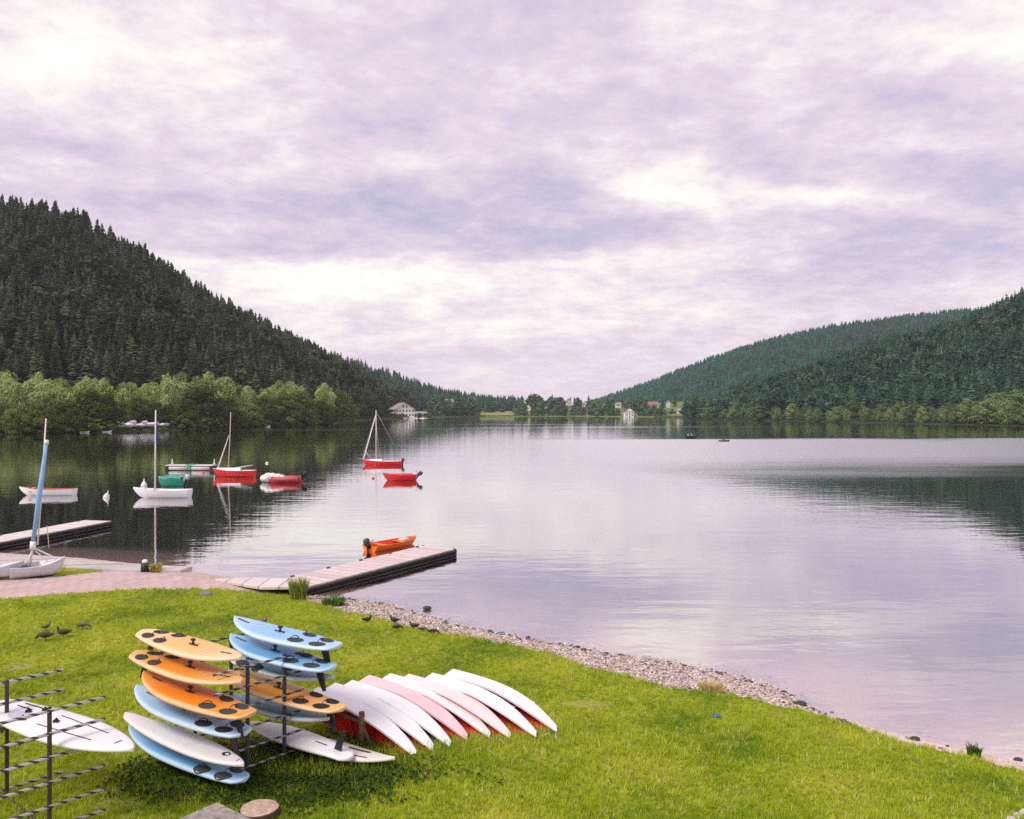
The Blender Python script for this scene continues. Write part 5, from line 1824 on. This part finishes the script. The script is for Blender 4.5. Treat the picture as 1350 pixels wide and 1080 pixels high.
def board(label, near, far, tail_near, mat_, W=0.86, T=0.145, nose_sharp=2.4, tail_w=0.52, rock=0.14, pads=True, fin=True, upside=False, roll=0.0, extras=(), group="windsurf boards on the racks", cat="windsurf board", name="windsurf_board", L=None, pad_m=None, marks=()):
    near, far = Vector(near), Vector(far)
    tail, nose = (near, far) if tail_near else (far, near)
    d_ = nose - tail
    Lr = d_.length
    c = (near + far) / 2
    yaw = math.atan2(d_.y, d_.x)
    pit = -math.asin(d_.z / Lr)
    L = Lr
    t = thing(name, label, cat, c, (roll + (math.pi if upside else 0), pit, yaw), group)
    mb = MB()
    N = 30
    rings, rim = [], []
    for i in range(N + 1):
        q = i / N
        q = 0.5 - 0.5 * math.cos(math.pi * q)
        hb, th, rk = bprof(q, L, W, T, nose_sharp, tail_w, rock)
        x = (q - 0.5) * L
        ring = []
        for k in range(16):
            a = 2 * math.pi * k / 16
            ca, sa = math.cos(a), math.sin(a)
            y_ = hb * math.copysign(abs(ca) ** 0.6, ca)
            z_ = rk + th / 2 * math.copysign(abs(sa) ** 0.75, sa) * (1.0 if sa > 0 else 1.0)
            ring.append((x, y_, z_))
            rim.append(max(abs(ca) ** 0.6, 0.0 if 0.02 < q < 0.985 else 1.0))
        rings.append(ring)
    mb.loft(rings, 0, True, True, True)
    o = mb.build("board_body", mat_, t)
    a_ = o.data.attributes.new('rim', 'FLOAT', 'POINT')
    a_.data.foreach_set('value', rim)

    def dz_(x, y):
        q = min(1, max(0, x / L + 0.5))
        hb, th, rk = bprof(q, L, W, T, nose_sharp, tail_w, rock)
        u = min(0.999, abs(y) / hb)
        sa = math.sqrt(max(0.0, 1 - u ** (2 / 0.6)))
        return rk + th / 2 * sa ** 0.75

    def patch(nm, cx, cy, rx, ry, m_, ang=0.0, lift=0.006):
        rr = [(0, 0)] + [(f * rx * math.cos(k * math.pi / 8), f * ry * math.sin(k * math.pi / 8)) for f in (0.5, 1.0) for k in range(16)]
        vs = []
        for (u, v) in rr:
            x = cx + u * math.cos(ang) - v * math.sin(ang)
            y = cy + u * math.sin(ang) + v * math.cos(ang)
            vs.append((x, y, dz_(x, y) + lift))
        fs = [(0, 1 + k, 1 + (k + 1) % 16) for k in range(16)] + [(1 + k, 17 + k, 17 + (k + 1) % 16, 1 + (k + 1) % 16) for k in range(16)]
        MB().add(vs, fs, 0, True).build(nm, m_, t)

    def bar(nm, pts, wd, m_, lift=0.006):
        vs, fs = [], []
        for i in range(len(pts) - 1):
            (x0, y0), (x1, y1) = pts[i], pts[i + 1]
            n_ = 6
            nx, ny = -(y1 - y0), x1 - x0
            l_ = math.hypot(nx, ny)
            nx, ny = nx / l_ * wd / 2, ny / l_ * wd / 2
            b = len(vs)
            for k in range(n_ + 1):
                x, y = x0 + (x1 - x0) * k / n_, y0 + (y1 - y0) * k / n_
                vs += [(x + nx, y + ny, dz_(x + nx, y + ny) + lift), (x - nx, y - ny, dz_(x - nx, y - ny) + lift)]
            fs += [(b + 2 * k, b + 2 * k + 1, b + 2 * k + 3, b + 2 * k + 2) for k in range(n_)]
        MB().add(vs, fs).build(nm, m_, t)

    def strap(cx, cy, ang=0.6):
        pts = []
        for k in range(7):
            a = math.pi * k / 6
            u = 0.085 * math.cos(a)
            x, y = cx + u * math.sin(ang), cy + u * math.cos(ang)
            pts.append((x, y, dz_(x, y) + 0.065 * math.sin(a)))
        MB().tube(pts, 0.010, 6, 0, True, 0.6).build("foot_strap", BLACKP, t)
    if pads:
        pm = pad_m or GREYP
        for (cx, cy, a) in ((-L / 2 + 0.42, 0.15, 0.25), (-L / 2 + 0.42, -0.15, -0.25), (-L / 2 + 0.92, 0.21, 0.2), (-L / 2 + 0.92, -0.21, -0.2)):
            patch("foot_pad", cx, cy, 0.18, 0.115, pm, a)
        strap(-L / 2 + 0.46, 0.0, 0.0)
        strap(-L / 2 + 0.98, 0.17)
        strap(-L / 2 + 0.98, -0.17, -0.6)
        mt = MB()
        x0 = 0.12
        mt.tube([(x0 - 0.12, 0, dz_(x0 - 0.12, 0) + 0.005), (x0 + 0.14, 0, dz_(x0 + 0.14, 0) + 0.005)], 0.018, 6).tube([(x0, 0, dz_(x0, 0)), (x0, 0, dz_(x0, 0) + 0.10)], [0.03, 0.018], 8).box((x0, 0, dz_(x0, 0) + 0.10), (0.09, 0.05, 0.04))
        mt.build("mast_track", BLACKP, t)
        # small printed outline and lettering strokes on the deck
        bar("printed_mark", [(0.55, -.02), (0.80, 0.03), (0.78, -.13), (0.60, -.15), (0.55, -.02)], 0.014, LOGO_L)
        bar("printed_mark", [(0.95, 0.02), (1.25, 0.03)], 0.05, LOGO)
    if fin:
        fm = MB()
        sg = -1
        x0 = -L / 2 + 0.32
        zb = -bprof(0.1, L, W, T, nose_sharp, tail_w, rock)[1] / 2 + 0.02
        prof = [(x0 + 0.14, zb), (x0 - 0.05, zb), (x0 - 0.16, zb - 0.40), (x0 - 0.09, zb - 0.43), (x0 + 0.03, zb - 0.25)]
        vs = [(x, 0.012, z) for x, z in prof] + [(x, -0.012, z) for x, z in prof]
        fm.add(vs, [(0, 1, 2, 3, 4), (9, 8, 7, 6, 5)] + [(i, 5 + i, 5 + (i + 1) % 5, (i + 1) % 5) for i in range(5)])
        fm.build("fin", BLACKP, t)
    for ex in extras:
        if ex[0] == 'patch':
            patch(*ex[1:])
        elif ex[0] == 'bar':
            bar(*ex[1:])
    return t


# ---------------------------------------------------------------- the two board racks
AX = Vector((0.66, 0.75, 0)).normalized()
YAW_R = math.atan2(AX.y, AX.x)
LEV = [2.60, 2.23, 1.85, 1.45, 1.06, 0.70]


def rack(name, label, A, gap, depth, left, right, levels, post_m, arm_m, top=2.62):
    """two upright frames joined by tubes: local x along the arms, y towards the rear frame"""
    gz = gh(A.x, A.y)
    t = thing(name, label, "board rack", (A.x, A.y, gz), (0, 0, YAW_R))
    for yy in (0, depth):
        for xx in (0, gap):
            MB().box((xx, yy, (top - gz) / 2 - 0.1), (0.055, 0.055, top - gz + 0.2)).build("post", post_m, t)
        for lv in levels:
            o = MB().tube([(-left, 0, 0), (gap + right, 0, 0)], 0.024, 8).build("arm", arm_m, t)
            o.location = (0, yy + (0.04 if yy else -0.04), lv - gz - 0.03)
    for xx in (0, gap):
        for zz_ in (0.10,):
            MB().tube([(xx, 0.03, zz_), (xx, depth - 0.03, zz_)], 0.02, 8).build("brace", post_m, t)
    return t


A1 = Vector((-5.0, 15.5, 0))
rack("board_rack", "dark steel rack stacked full of orange and blue boards", A1, 0.80, 2.0, 0.72, 0.42, LEV, STEEL, TAPE2)
A2 = Vector((-7.45, 13.2, 0))
rack("board_rack", "brown steel rack with black and white taped arms holding one white board", A2, -0.9, 2.0, 1.6, 0.0, [], RUST, TAPE)
r2 = bpy.data.objects["board_rack.001"]
for ch in list(r2.children):
    if ch.name.startswith("arm"):
        bpy.data.objects.remove(ch)
for yy in (0, 2.0):
    for lv in LEV:
        o = MB().tube([(-2.2, 0, 0), (0.85 if yy == 0 else 0.95, 0, 0)], 0.028, 8).build("arm", TAPE, r2)
        o.location = (0, yy + (0.04 if yy else -0.04), lv - r2.location.z - 0.03)


def pp(px, py, z, sh=0.0):
    q = at(px, py, z)
    return q + AX * sh


board("peach orange board topping the left side of the rack, grey pads at its far end", pp(332, 871, 2.72, -.22), pp(195, 833, 2.80, -.1), False, B_PEACH, rock=0.10, L=1)
board("orange board second from the top on the rack's left side", pp(333, 902, 2.36, -.22), pp(186, 861, 2.44, -.1), False, B_ORANGE, rock=0.10)
board("deep orange board with grey pads near, third down on the rack's left side", pp(337, 944, 1.96, -.1), pp(196, 894, 2.08, -.1), True, B_ORANGE2)
board("pale blue board between the deep orange board and the off white one", pp(331, 968, 1.56, -.1), pp(186, 912, 1.72, -.1), True, B_BLUE2, pad_m=mat("dark_pad", (0.028, 0.03, 0.032), 0.85, 0.2, 0.1, 30.0))
board("off white board with a round black eye mark near its tip", pp(325, 1011, 1.12, -.05), pp(172, 942, 1.30, -.1), False, B_WHITE, pads=False, fin=False, nose_sharp=2.6, tail_w=0.3, rock=0.05, W=0.62,
      extras=(('patch', "eye_mark", 1.25, 0.05, 0.085, 0.075, BLACKP), ('patch', "eye_white", 1.28, 0.045, 0.04, 0.035, W_PAINT, 0.0, 0.010), ('bar', "printed_mark", [(1.62, -.03), (1.62, .05)], 0.018, LOGO)))
board("saturated blue board lowest on the rack's left side, just above the grass", pp(327, 1030, 0.78, -.05), pp(177, 963, 0.95, -.1), True, B_BLUE, W=0.72, fin=False)
board("pale blue board topping the right side of the rack, black fin hanging near", pp(444, 856, 2.72, .05), pp(303, 825, 2.86, .1), True, B_BLUE2, rock=0.16)
board("blue board second from the top on the rack's right side", pp(436, 885, 2.36, .05), pp(295, 848, 2.50, .15), True, B_BLUE)
board("teal board with a pointed pale near end, third down on the rack's right side", pp(437, 903, 2.02, .08), pp(300, 872, 2.06, .15), False, B_TEAL, nose_sharp=1.7, W=0.64, fin=False)
board("orange board with dark pads on the rack's right side, fourth down", pp(449, 939, 1.60, .05), pp(296, 893, 1.72, .1), True, B_ORANGE, pad_m=MATS["dark_pad"])
board("teal board with a pale pointed tip below the orange one on the rack's right side", pp(436, 957, 1.28, .08), pp(296, 922, 1.28, .15), False, B_TEAL, nose_sharp=1.7, W=0.66, fin=False, pads=False)
board("white board lying bottom up with a black fin standing and a dark slot", pp(457, 1000, 0.80, .1), pp(318, 955, 0.80, .2), True, B_WHITE2, upside=True, pads=False, rock=0.03, W=0.66,
      extras=())
rb_ = bpy.data.objects[[o.name for o in bpy.data.objects if o.get('label', '').startswith('white board lying bottom up')][0]]
MB().box((-0.55, 0, -0.058), (0.62, 0.03, 0.02)).build("daggerboard_slot", BLACKP, rb_)
B_CREAM = board_mat("cream_board", (0.72, 0.69, 0.62), (0.70, 0.66, 0.60), (0.70, 0.66, 0.60))
board("cream board with a pointed tip lying on the grass under the rack's right side", pp(521, 1011, 0.66), pp(372, 968, 0.60), False, B_CREAM, pads=False, fin=False, nose_sharp=1.5, W=0.66, T=0.12, rock=0.16, group=None,
      extras=(('bar', "deck_strip", [(0.25, .12), (0.85, .10)], 0.06, GREYP), ('bar', "deck_strip", [(0.2, -.14), (0.95, -.13)], 0.03, GREYP)))
board("long white board with a lilac grey pad lying across the taped rack at the left", pp(176, 992, 1.93), pp(-6, 930, 2.0), False, B_WHITE2, pads=False, fin=True, nose_sharp=2.0, W=1.0, T=0.15, tail_w=0.62, rock=0.05, group=None,
      extras=(('patch', "grip_pad", -0.95, -0.12, 0.28, 0.16, mat("lilac_pad", (0.50, 0.46, 0.55), 0.8, 0.2, 0.08)), ('bar', "deck_stripe", [(-0.3, .22), (1.1, .16)], 0.02, GREYP), ('bar', "deck_stripe", [(-0.3, -.22), (1.1, -.16)], 0.02, GREYP),
              ('bar', "grab_rail", [(-1.45, .26), (-0.9, .26)], 0.035, BLACKP), ('bar', "grab_rail", [(-1.45, .12), (-1.0, .12)], 0.03, BLACKP), ('bar', "printed_mark", [(1.55, -.06), (1.55, .08)], 0.03, LOGO)))
wb_ = [o for o in bpy.data.objects if o.get('label', '').startswith('long white board')][0]
for (x, y) in ((-0.75, .2), (-0.7, -.22), (-0.1, 0.0), (-0.95, .02)):
    MB().tube([(x, y - .05, .07), (x, y, .14), (x, y + .05, .07)], 0.016, 6).box((x, y, .085), (.12, .05, .03)).build("deck_fitting", BLACKP, wb_)

# ================================================================ upturned canoes leaning in a row
BOWS = [(551, 996), (574, 988), (597, 983), (619, 974), (649, 971), (676, 972), (710, 970), (737, 963)]
Dv = Vector((0.86, -0.51, 0)).normalized()
YC = math.atan2(Dv.y, Dv.x)
LC, BC, DC = 3.0, 0.86, 0.46
ROLL = R(68)
CANLAB = ["white upturned canoe leftmost in the row, propped on the timber post", "white upturned canoe second from the left in the row", "white upturned canoe with a black gap below its bow, just left of the pink one",
          "strongly pink upturned canoe in the middle of the row", "white upturned canoe just right of the strongly pink one", "pale pink upturned canoe between two white ones near the right of the row",
          "white upturned canoe second from the right end of the row", "white upturned canoe at the right end, showing its whole hull and red inside"]
CANM = [W_HULL, W_HULL, W_HULL, P_HULL, W_HULL, P2_HULL, W_HULL, W_HULL]
for k, (bx_, by_) in enumerate(BOWS):
    b_ = at(bx_, by_, 0.56)
    c_ = b_ - Dv * (LC / 2)
    t = thing("canoe", CANLAB[k], "canoe", (c_.x, c_.y, 0.45 + BC / 2 * math.sin(ROLL) * 0.86), (0, 0, 0), "upturned canoes on the lawn")
    rm = Matrix.Rotation(YC, 4, 'Z') @ Matrix.Rotation(R(8), 4, 'Y') @ Matrix.Rotation(math.pi - ROLL, 4, 'X')
    t.rotation_euler = rm.to_euler()
    h = hull_mb(LC, BC, DC, DC, stern=0.70, full=1.4, fore=0.91, floor=0.05, sheer=0.04, chine=True, n=22, deck=3, rise=0.72, rake=0.07, rs=0.52, rp=1.9)
    inn = RED_IN if k != 2 else mat("black_canoe_inside", (0.02, 0.02, 0.02), 0.6)
    set_sharp(h.build("hull", [CANM[k], CANM[k], inn, ORANGE_B if k != 2 else inn], t), 28)
    MB().tube([(LC * 0.30 - 0.03, 0, -0.19), (LC * 0.30 - 0.005, 0, -0.19)], 0.055, 10).build("hatch_plug", BLACKP, t)
    MB().tube([(-LC * 0.47, 0, -DC - 0.006), (0, 0, -DC - 0.012), (LC * 0.22, 0, -DC - 0.006)], 0.014, 6).build("keel_strip", CANM[k], t)
    for sx in (-0.45, 0.15):
        MB().box((sx, 0, -0.10), (0.20, BC * 0.66, 0.03)).build("seat", inn, t)
# timber rest
p0, p1 = at(440, 944, 1.0), at(490, 958, 0.95)
pc = at(478, 985, 0.5)
t = thing("timber_rest", "weathered brown timber post and rail propping up the leftmost canoe", "timber rest", (pc.x, pc.y, gh(pc.x, pc.y)), (0, 0, 0))
MB().tube([(0, 0, -.1), (-0.02, 0.02, 0.75)], [0.07, 0.06], 8).build("post", WOODB, t)
MB().tube([(-0.05, 0.05, 0.58), (0.22, -0.12, 0.05)], 0.04, 7).build("brace", WOODB, t)
MB().tube([(0.05, -.02, 0.52), (-0.75, 0.65, 0.56)], 0.045, 7).build("rail", WOODB, t)
MB().tube([(-0.75, 0.65, -.1), (-0.75, 0.65, 0.62)], 0.055, 8).build("post", WOODB, t)

# ================================================================ table, stump, rock, small things
cT = at(287, 1057, 1.22)
e1 = Vector((0.80, -0.60, 0))
yawT = math.atan2(e1.y, e1.x)
t = thing("picnic_table", "weathered grey plank picnic table at the bottom edge beside the cut stump", "picnic table", (cT.x, cT.y, gh(cT.x, cT.y)), (0, 0, yawT))
for k in range(3):
    o = MB().box((0.9, -0.145 - k * 0.295, 0), (1.8, 0.283, 0.05)).build("tabletop_plank", WOODW, t)
    o.location = (0, 0, 1.22 - t.location.z - 0.025)
    o.modifiers.new("bevel", 'BEVEL').width = 0.008
for x in (0.3, 1.5):
    MB().tube([(x, -.25, 1.18 - t.location.z), (x, -.02, -.05)], 0.05, 6).tube([(x, -.65, 1.18 - t.location.z), (x, -.9, -.05)], 0.05, 6).build("leg", WOODW, t)
MB().box((0.9, -.44, 0.62), (1.3, 0.08, 0.08)).build("crossbar", WOODW, t)
cS = at(342, 1065, 0.68)
t = thing("tree_stump", "low round tree stump with a pale pinkish cut face beside the table", "tree stump", (cS.x, cS.y, gh(cS.x, cS.y)), (0, 0, 0))
hS = 0.68 - t.location.z
mb = MB()
rings = [[(r0 * (1 + 0.02 * math.sin(3 * a + 1) + 0.012 * math.sin(7 * a)) * math.cos(a), r0 * (1 + 0.02 * math.sin(3 * a + 1) + 0.012 * math.sin(7 * a)) * math.sin(a), z0) for a in np.linspace(0, 2 * math.pi, 28, endpoint=False)] for r0, z0 in ((.40, -.1), (.36, .05), (.335, hS - 0.06), (.33, hS - 0.01), (.315, hS))]
mb.loft(rings, 0, True, False, True).build("bark", STUMP_BARK, t)
MB().loft([[(x * 0.99, y * 0.99, hS + 0.004) for x, y, _ in rings[-1]], [(x * 0.5, y * 0.5, hS + 0.012) for x, y, _ in rings[-1]], [(x * 0.02, y * 0.02, hS + 0.008) for x, y, _ in rings[-1]]], 0, True, False, True).build("cut_face", STUMP_TOP, t)
ROCK = mat("grey_rock", (0.20, 0.20, 0.19), 0.85, 0.2, 0.35, 6.0, 0.5, 20.0)
def rock(label, px, py, z, s, m_=ROCK):
    c_ = at(px, py, z)
    o = MB().ball((0, 0, 0), (s, s * 0.7, s * 0.45), 9, 6, 0, 0.12).build("rock", m_)
    o.location = (c_.x, c_.y, gh(c_.x, c_.y) + s * 0.2)
    return tag(o, label, "rock")


rock("flat grey rock lying in the lawn just below the paved path", 271, 782, .48, 0.30)
rock("dark mossy rock standing in the shallow water off the pebble beach", 563, 803, 0.02, 0.17, mat("dark_mossy_rock", (0.05, 0.052, 0.04), 0.7, 0.3, 0.4, 8.0, 0.5, 25.0)).location.z = 0.06
rock("dark wet stone at the right end of the pebble beach", 1055, 928, .05, 0.16, MATS["dark_mossy_rock"])
rock("small dark stone on the pink shallows at the far right", 1342, 1000, .03, 0.10, MATS["dark_mossy_rock"])
rock("small dark driftwood lump where the right lawn meets the water", 1206, 973, .05, 0.12, MATS["dark_mossy_rock"])
c_ = at(944, 945.5, .35)
o = MB().loft([[(x, y, 0.01 + 0.02 * math.sin(7 * x + 5 * y) + 0.015) for y in (-.07, -.03, .03, .06)] for x in (-.11, -.06, .02, .06, .10)], 0, False).build("blue_cloth", mat("blue_rag", (0.05, 0.13, 0.26), 0.8))
o.location = (c_.x, c_.y, gh(c_.x, c_.y) + 0.08)
tag(o, "small blue rag lying on the open lawn right of the canoes", "rag")
# black and white bin-like bollard and plants on the quay
c_ = at(191, 752, .47)
t = thing("bollard", "small black bollard with a white cap beside the yellow plant on the quay", "bollard", (c_.x, c_.y, .45))
MB().tube([(0, 0, -.05), (0, 0, .32)], [.17, .15], 10).build("bollard_base", BLACKP, t)
MB().ball((0, 0, .40), (.12, .12, .1), 10, 6).build("cap", W_PAINT, t)


def tuft(name, label, px, py, z, n, rad, hgt, col, wid=0.02, cat="plant", lean=0.5):
    c_ = at(px, py, z)
    gz = gh(c_.x, c_.y)
    Vs, Fs = [], []
    rr = random.Random(int(px * 7 + py))
    for i in range(n):
        a, r0 = rr.uniform(0, 6.28), rad * math.sqrt(rr.random()) * 0.7
        x, y = r0 * math.cos(a), r0 * math.sin(a)
        h = hgt * rr.uniform(0.5, 1.0)
        la = a + rr.uniform(-.8, .8)
        lx, ly = math.cos(la) * lean * h * rr.random(), math.sin(la) * lean * h * rr.random()
        wa = rr.uniform(0, 3.14)
        wx, wy = math.cos(wa) * wid / 2, math.sin(wa) * wid / 2
        b = len(Vs)
        Vs += [(x - wx, y - wy, -.03), (x + wx, y + wy, -.03), (x + lx * .35 + wx * .8, y + ly * .35 + wy * .8, h * .62), (x + lx * .35 - wx * .8, y + ly * .35 - wy * .8, h * .62), (x + lx, y + ly, h * .97)]
        Fs += [(b, b + 1, b + 2, b + 3), (b + 3, b + 2, b + 4)]
    o = MB().add(Vs, Fs).build(name, mat("tuft_%02d" % (int(px) % 97), col, 0.9, 0.1, 0.4, 5.0), None, False)
    o.location = (c_.x, c_.y, gz)
    return tag(o, label, cat)


tuft("reed_clump", "tall yellow green reed clump at the shore end of the long dock", 393, 784, .35, 420, 0.42, 0.95, (0.26, 0.30, 0.06), 0.035, "reeds", .35)
tuft("grass_clump", "low dark green grass clump on the shore just right of the reeds", 440, 797, .2, 420, 0.55, 0.34, (0.10, 0.19, 0.03), 0.03, "grass clump", .9)
tuft("grass_clump", "dry straw yellow grass clump at the top of the pebble beach", 938, 909, .25, 320, 0.45, 0.22, (0.50, 0.38, 0.14), 0.02, "grass clump", 1.0)
tuft("yellow_plant", "small yellow flowering plant beside the black bollard on the quay", 205, 752, .45, 160, 0.22, 0.48, (0.42, 0.38, 0.06), 0.04, "plant", 1.0)
tuft("shore_plant", "small dark green plant at the water's edge on the far right", 1284, 993, .12, 140, 0.16, 0.28, (0.09, 0.14, 0.03), 0.03, "plant", .6)
# wire-like pale weed stems by the canoe bows
Vw = MB()
for (px, py, s) in ((655, 980, .3), (640, 992, .22), (730, 975, .3)):
    q = at(px, py, .5)
    for j in range(3):
        a = j * 1.9 + px
        Vw.tube([(q.x, q.y, .45), (q.x + .12 * math.cos(a), q.y + .1 * math.sin(a), .45 + s * .6), (q.x + .3 * math.cos(a), q.y + .25 * math.sin(a), .46 + s * .3)], 0.006, 4)
tag(Vw.build("mooring_rope", mat("pale_rope", (0.62, 0.60, 0.48), 0.9)), "pale loose rope ends curling in the grass below the canoe bows", "rope")
# stone edging and gravel in the bottom right corner
q0, q1, q2 = at(1312, 1086, .5), at(1350, 1062, .5), at(1420, 1030, .5)
mb = MB()
for k in range(9):
    f = k / 8
    p = q0.lerp(q1, f * 2) if f < 0.5 else q1.lerp(q2, f * 2 - 1)
    mb.box((p.x, p.y, gh(p.x, p.y) + 0.04), (0.20, 0.12, 0.14), Matrix.Rotation(0.75 + 0.1 * math.sin(k * 3), 3, 'Z'))
o = mb.build("stone_edging", mat("pale_edging_stone", (0.52, 0.46, 0.40), 0.85, 0.2, 0.2, 8.0))
o.modifiers.new("bevel", 'BEVEL').width = 0.015
tag(o, "pale stone edging of the path in the bottom right corner", "edging")

# ---------------------------------------------------------------- ducks
def duck(label, px, py, z, yaw, s=1.0, col=(0.10, 0.075, 0.055), head_down=False, sit=False, breast=None):
    c_ = at(px, py, z)
    gz = gh(c_.x, c_.y) + 0.07
    t = thing("duck", label, "duck", (c_.x, c_.y, gz), (0, 0, yaw), "ducks on the lawn", s * 0.74)
    up = 0.06 if sit else 0.12
    if head_down:
        path = [(-.30, 0, up + .12), (-.24, 0, up + .10), (-.12, 0, up + .09), (.02, 0, up + .08), (.12, 0, up + .08), (.19, 0, up + .09), (.25, 0, up + .05), (.30, 0, up - .01), (.335, 0, up - .05)]
    else:
        path = [(-.30, 0, up + .13), (-.24, 0, up + .10), (-.12, 0, up + .08), (.02, 0, up + .08), (.12, 0, up + .10), (.17, 0, up + .15), (.185, 0, up + .22), (.20, 0, up + .27), (.235, 0, up + .285)]
    rad = [.012, .045, .095, .108, .092, .060, .042, .050, .026]
    m_ = mat("feathers_%.2f" % col[0], col, 0.85, 0.2, 0.55, 22.0)
    MB().tube(path, rad, 10).build("body", m_, t)
    h_ = path[-1]
    dx_, dz2 = (.06, -.05) if head_down else (.075, -.012)
    MB().tube([(h_[0] - .01, 0, h_[2]), (h_[0] + dx_, 0, h_[2] + dz2)], [.022, .012], 6, 0, True, .5).build("bill", mat("duck_bill", (0.42, 0.28, 0.06), 0.6), t)
    for sd__ in (-1, 1):
        MB().tube([(-.16, sd__ * .075, up + .10), (-.04, sd__ * .10, up + .10), (.08, sd__ * .085, up + .09)], [.012, .045, .018], 7, 0, True, 1.0).build("wing", mat("duck_wing_%.2f" % col[0], tuple(c * .65 for c in col), 0.85, 0.2, 0.5, 25.0), t)
        MB().tube([(0, sd__ * .045, up + .02), (0.01, sd__ * .045, -.02)], .011, 5).box((.03, sd__ * .045, -.02), (.07, .05, .01)).build("leg", MATS["duck_bill"], t)
    return t


BRN, DRK, GRY = (0.085, 0.062, 0.045), (0.045, 0.038, 0.032), (0.16, 0.135, 0.11)
duck("brown duck feeding head down, the larger of the pair on the left lawn", 60, 847, .48, math.pi + 0.1, 1.15, BRN, True)
duck("brown duck just right of the feeding one on the left lawn", 84, 842, .48, math.pi + 0.35, 1.05, BRN)
duck("greyish duck standing alone behind the brown pair on the left lawn", 61, 833, .48, 1.2, 0.85, GRY)
duck("grey and black duck at the right of the group on the left lawn", 109, 831, .48, 0.25, 0.95, GRY, True)
duck("grey brown duck standing behind the top pale blue board", 346, 824, .48, 0.5, 0.9, GRY)
duck("dark duck sitting on the lawn farthest left along the beach", 484, 819, .35, 0.2, 0.85, DRK, False, True)
duck("dark duck sitting where the grass meets the pebbles", 520, 820, .3, math.pi - .2, 0.9, DRK, False, True)
duck("black and white duck preening on the grass below the beach", 523, 830, .35, 0.6, 0.85, (0.06, 0.055, 0.05), True)
duck("brown duck at the pebble edge, left of its grey neighbour", 546, 827, .3, math.pi + .3, 0.85, BRN, False, True)
duck("grey brown duck lying low at the pebble edge", 557, 831, .3, 0.1, 0.75, GRY, True, True)
duck("dark duck lying at the pebble edge farthest right in the flock", 571, 835, .3, 0.3, 0.8, DRK, True, True)

# ---------------------------------------------------------------- broad-leaved weeds, coloured darker and spread wider to deepen the shade under the rack
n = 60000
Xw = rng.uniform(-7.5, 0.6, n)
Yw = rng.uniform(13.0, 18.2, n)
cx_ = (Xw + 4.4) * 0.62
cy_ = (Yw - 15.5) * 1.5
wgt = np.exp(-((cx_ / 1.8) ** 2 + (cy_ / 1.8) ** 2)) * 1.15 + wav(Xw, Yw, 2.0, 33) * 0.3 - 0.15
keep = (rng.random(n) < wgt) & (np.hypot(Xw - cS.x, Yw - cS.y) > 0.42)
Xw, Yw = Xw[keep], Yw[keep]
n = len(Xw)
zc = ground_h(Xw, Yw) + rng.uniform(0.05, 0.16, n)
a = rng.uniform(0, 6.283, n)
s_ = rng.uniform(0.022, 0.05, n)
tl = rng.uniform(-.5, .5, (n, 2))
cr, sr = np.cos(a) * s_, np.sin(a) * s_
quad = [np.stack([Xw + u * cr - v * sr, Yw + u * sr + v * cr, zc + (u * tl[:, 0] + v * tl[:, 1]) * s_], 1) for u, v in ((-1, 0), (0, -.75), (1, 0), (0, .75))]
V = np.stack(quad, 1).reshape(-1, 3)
o = np_mesh("shade_dark_clover", V, np.arange(4 * n).reshape(n, 4), foliage_mat("shade_dark_clover_leaves", (0.018, 0.036, 0.008), (0.030, 0.060, 0.012), (0.06, 0.11, 0.02), 2.0, 0.15), attrs={'tint': np.repeat(rng.random(n), 4)})
tag(o, "broad leaved weeds darkened to stand in for shade under the board rack", "weeds", None, 'stuff')
n = 26000
Xw = rng.uniform(-5.5, 1.6, n)
Yw = rng.uniform(15.2, 18.6, n)
dl_ = np.abs((Xw + 0.6) * 0.41 - (Yw - 17.0) * 0.91)
keep = (rng.random(n) < np.exp(-(dl_ / 0.45) ** 2)) & (Xw > -4.6)
Xw, Yw = Xw[keep], Yw[keep]
blades("tall_grass", Xw, Yw, ground_h(Xw, Yw) + 0.03, 0.10, 0.26, 0.016, M_BLADE, 0.8, "longer uncut grass along the bows of the canoes")

# ================================================================ haze over the valley
hz = MB().box((0, 0, 0), (1, 1, 1)).build("haze", bpy.data.materials.new("haze_air"))
hz.scale = (6400, 3600, 335)
hz.location = (0, 1100, 335 / 2 - 7.5)
hm = hz.data.materials[0]
hm.use_nodes = True
hm.node_tree.nodes.clear()
t = NT(hm.node_tree)
pv = t.n('ShaderNodeVolumePrincipled')
pv.inputs['Color'].default_value = (0.93, 0.97, 1.0, 1)
pv.inputs['Density'].default_value = 0.000065
ho = t.n('ShaderNodeOutputMaterial')
hm.node_tree.links.new(pv.outputs[0], ho.inputs['Volume'])
tag(hz, "thin bluish haze filling the valley", "haze", None, 'stuff')
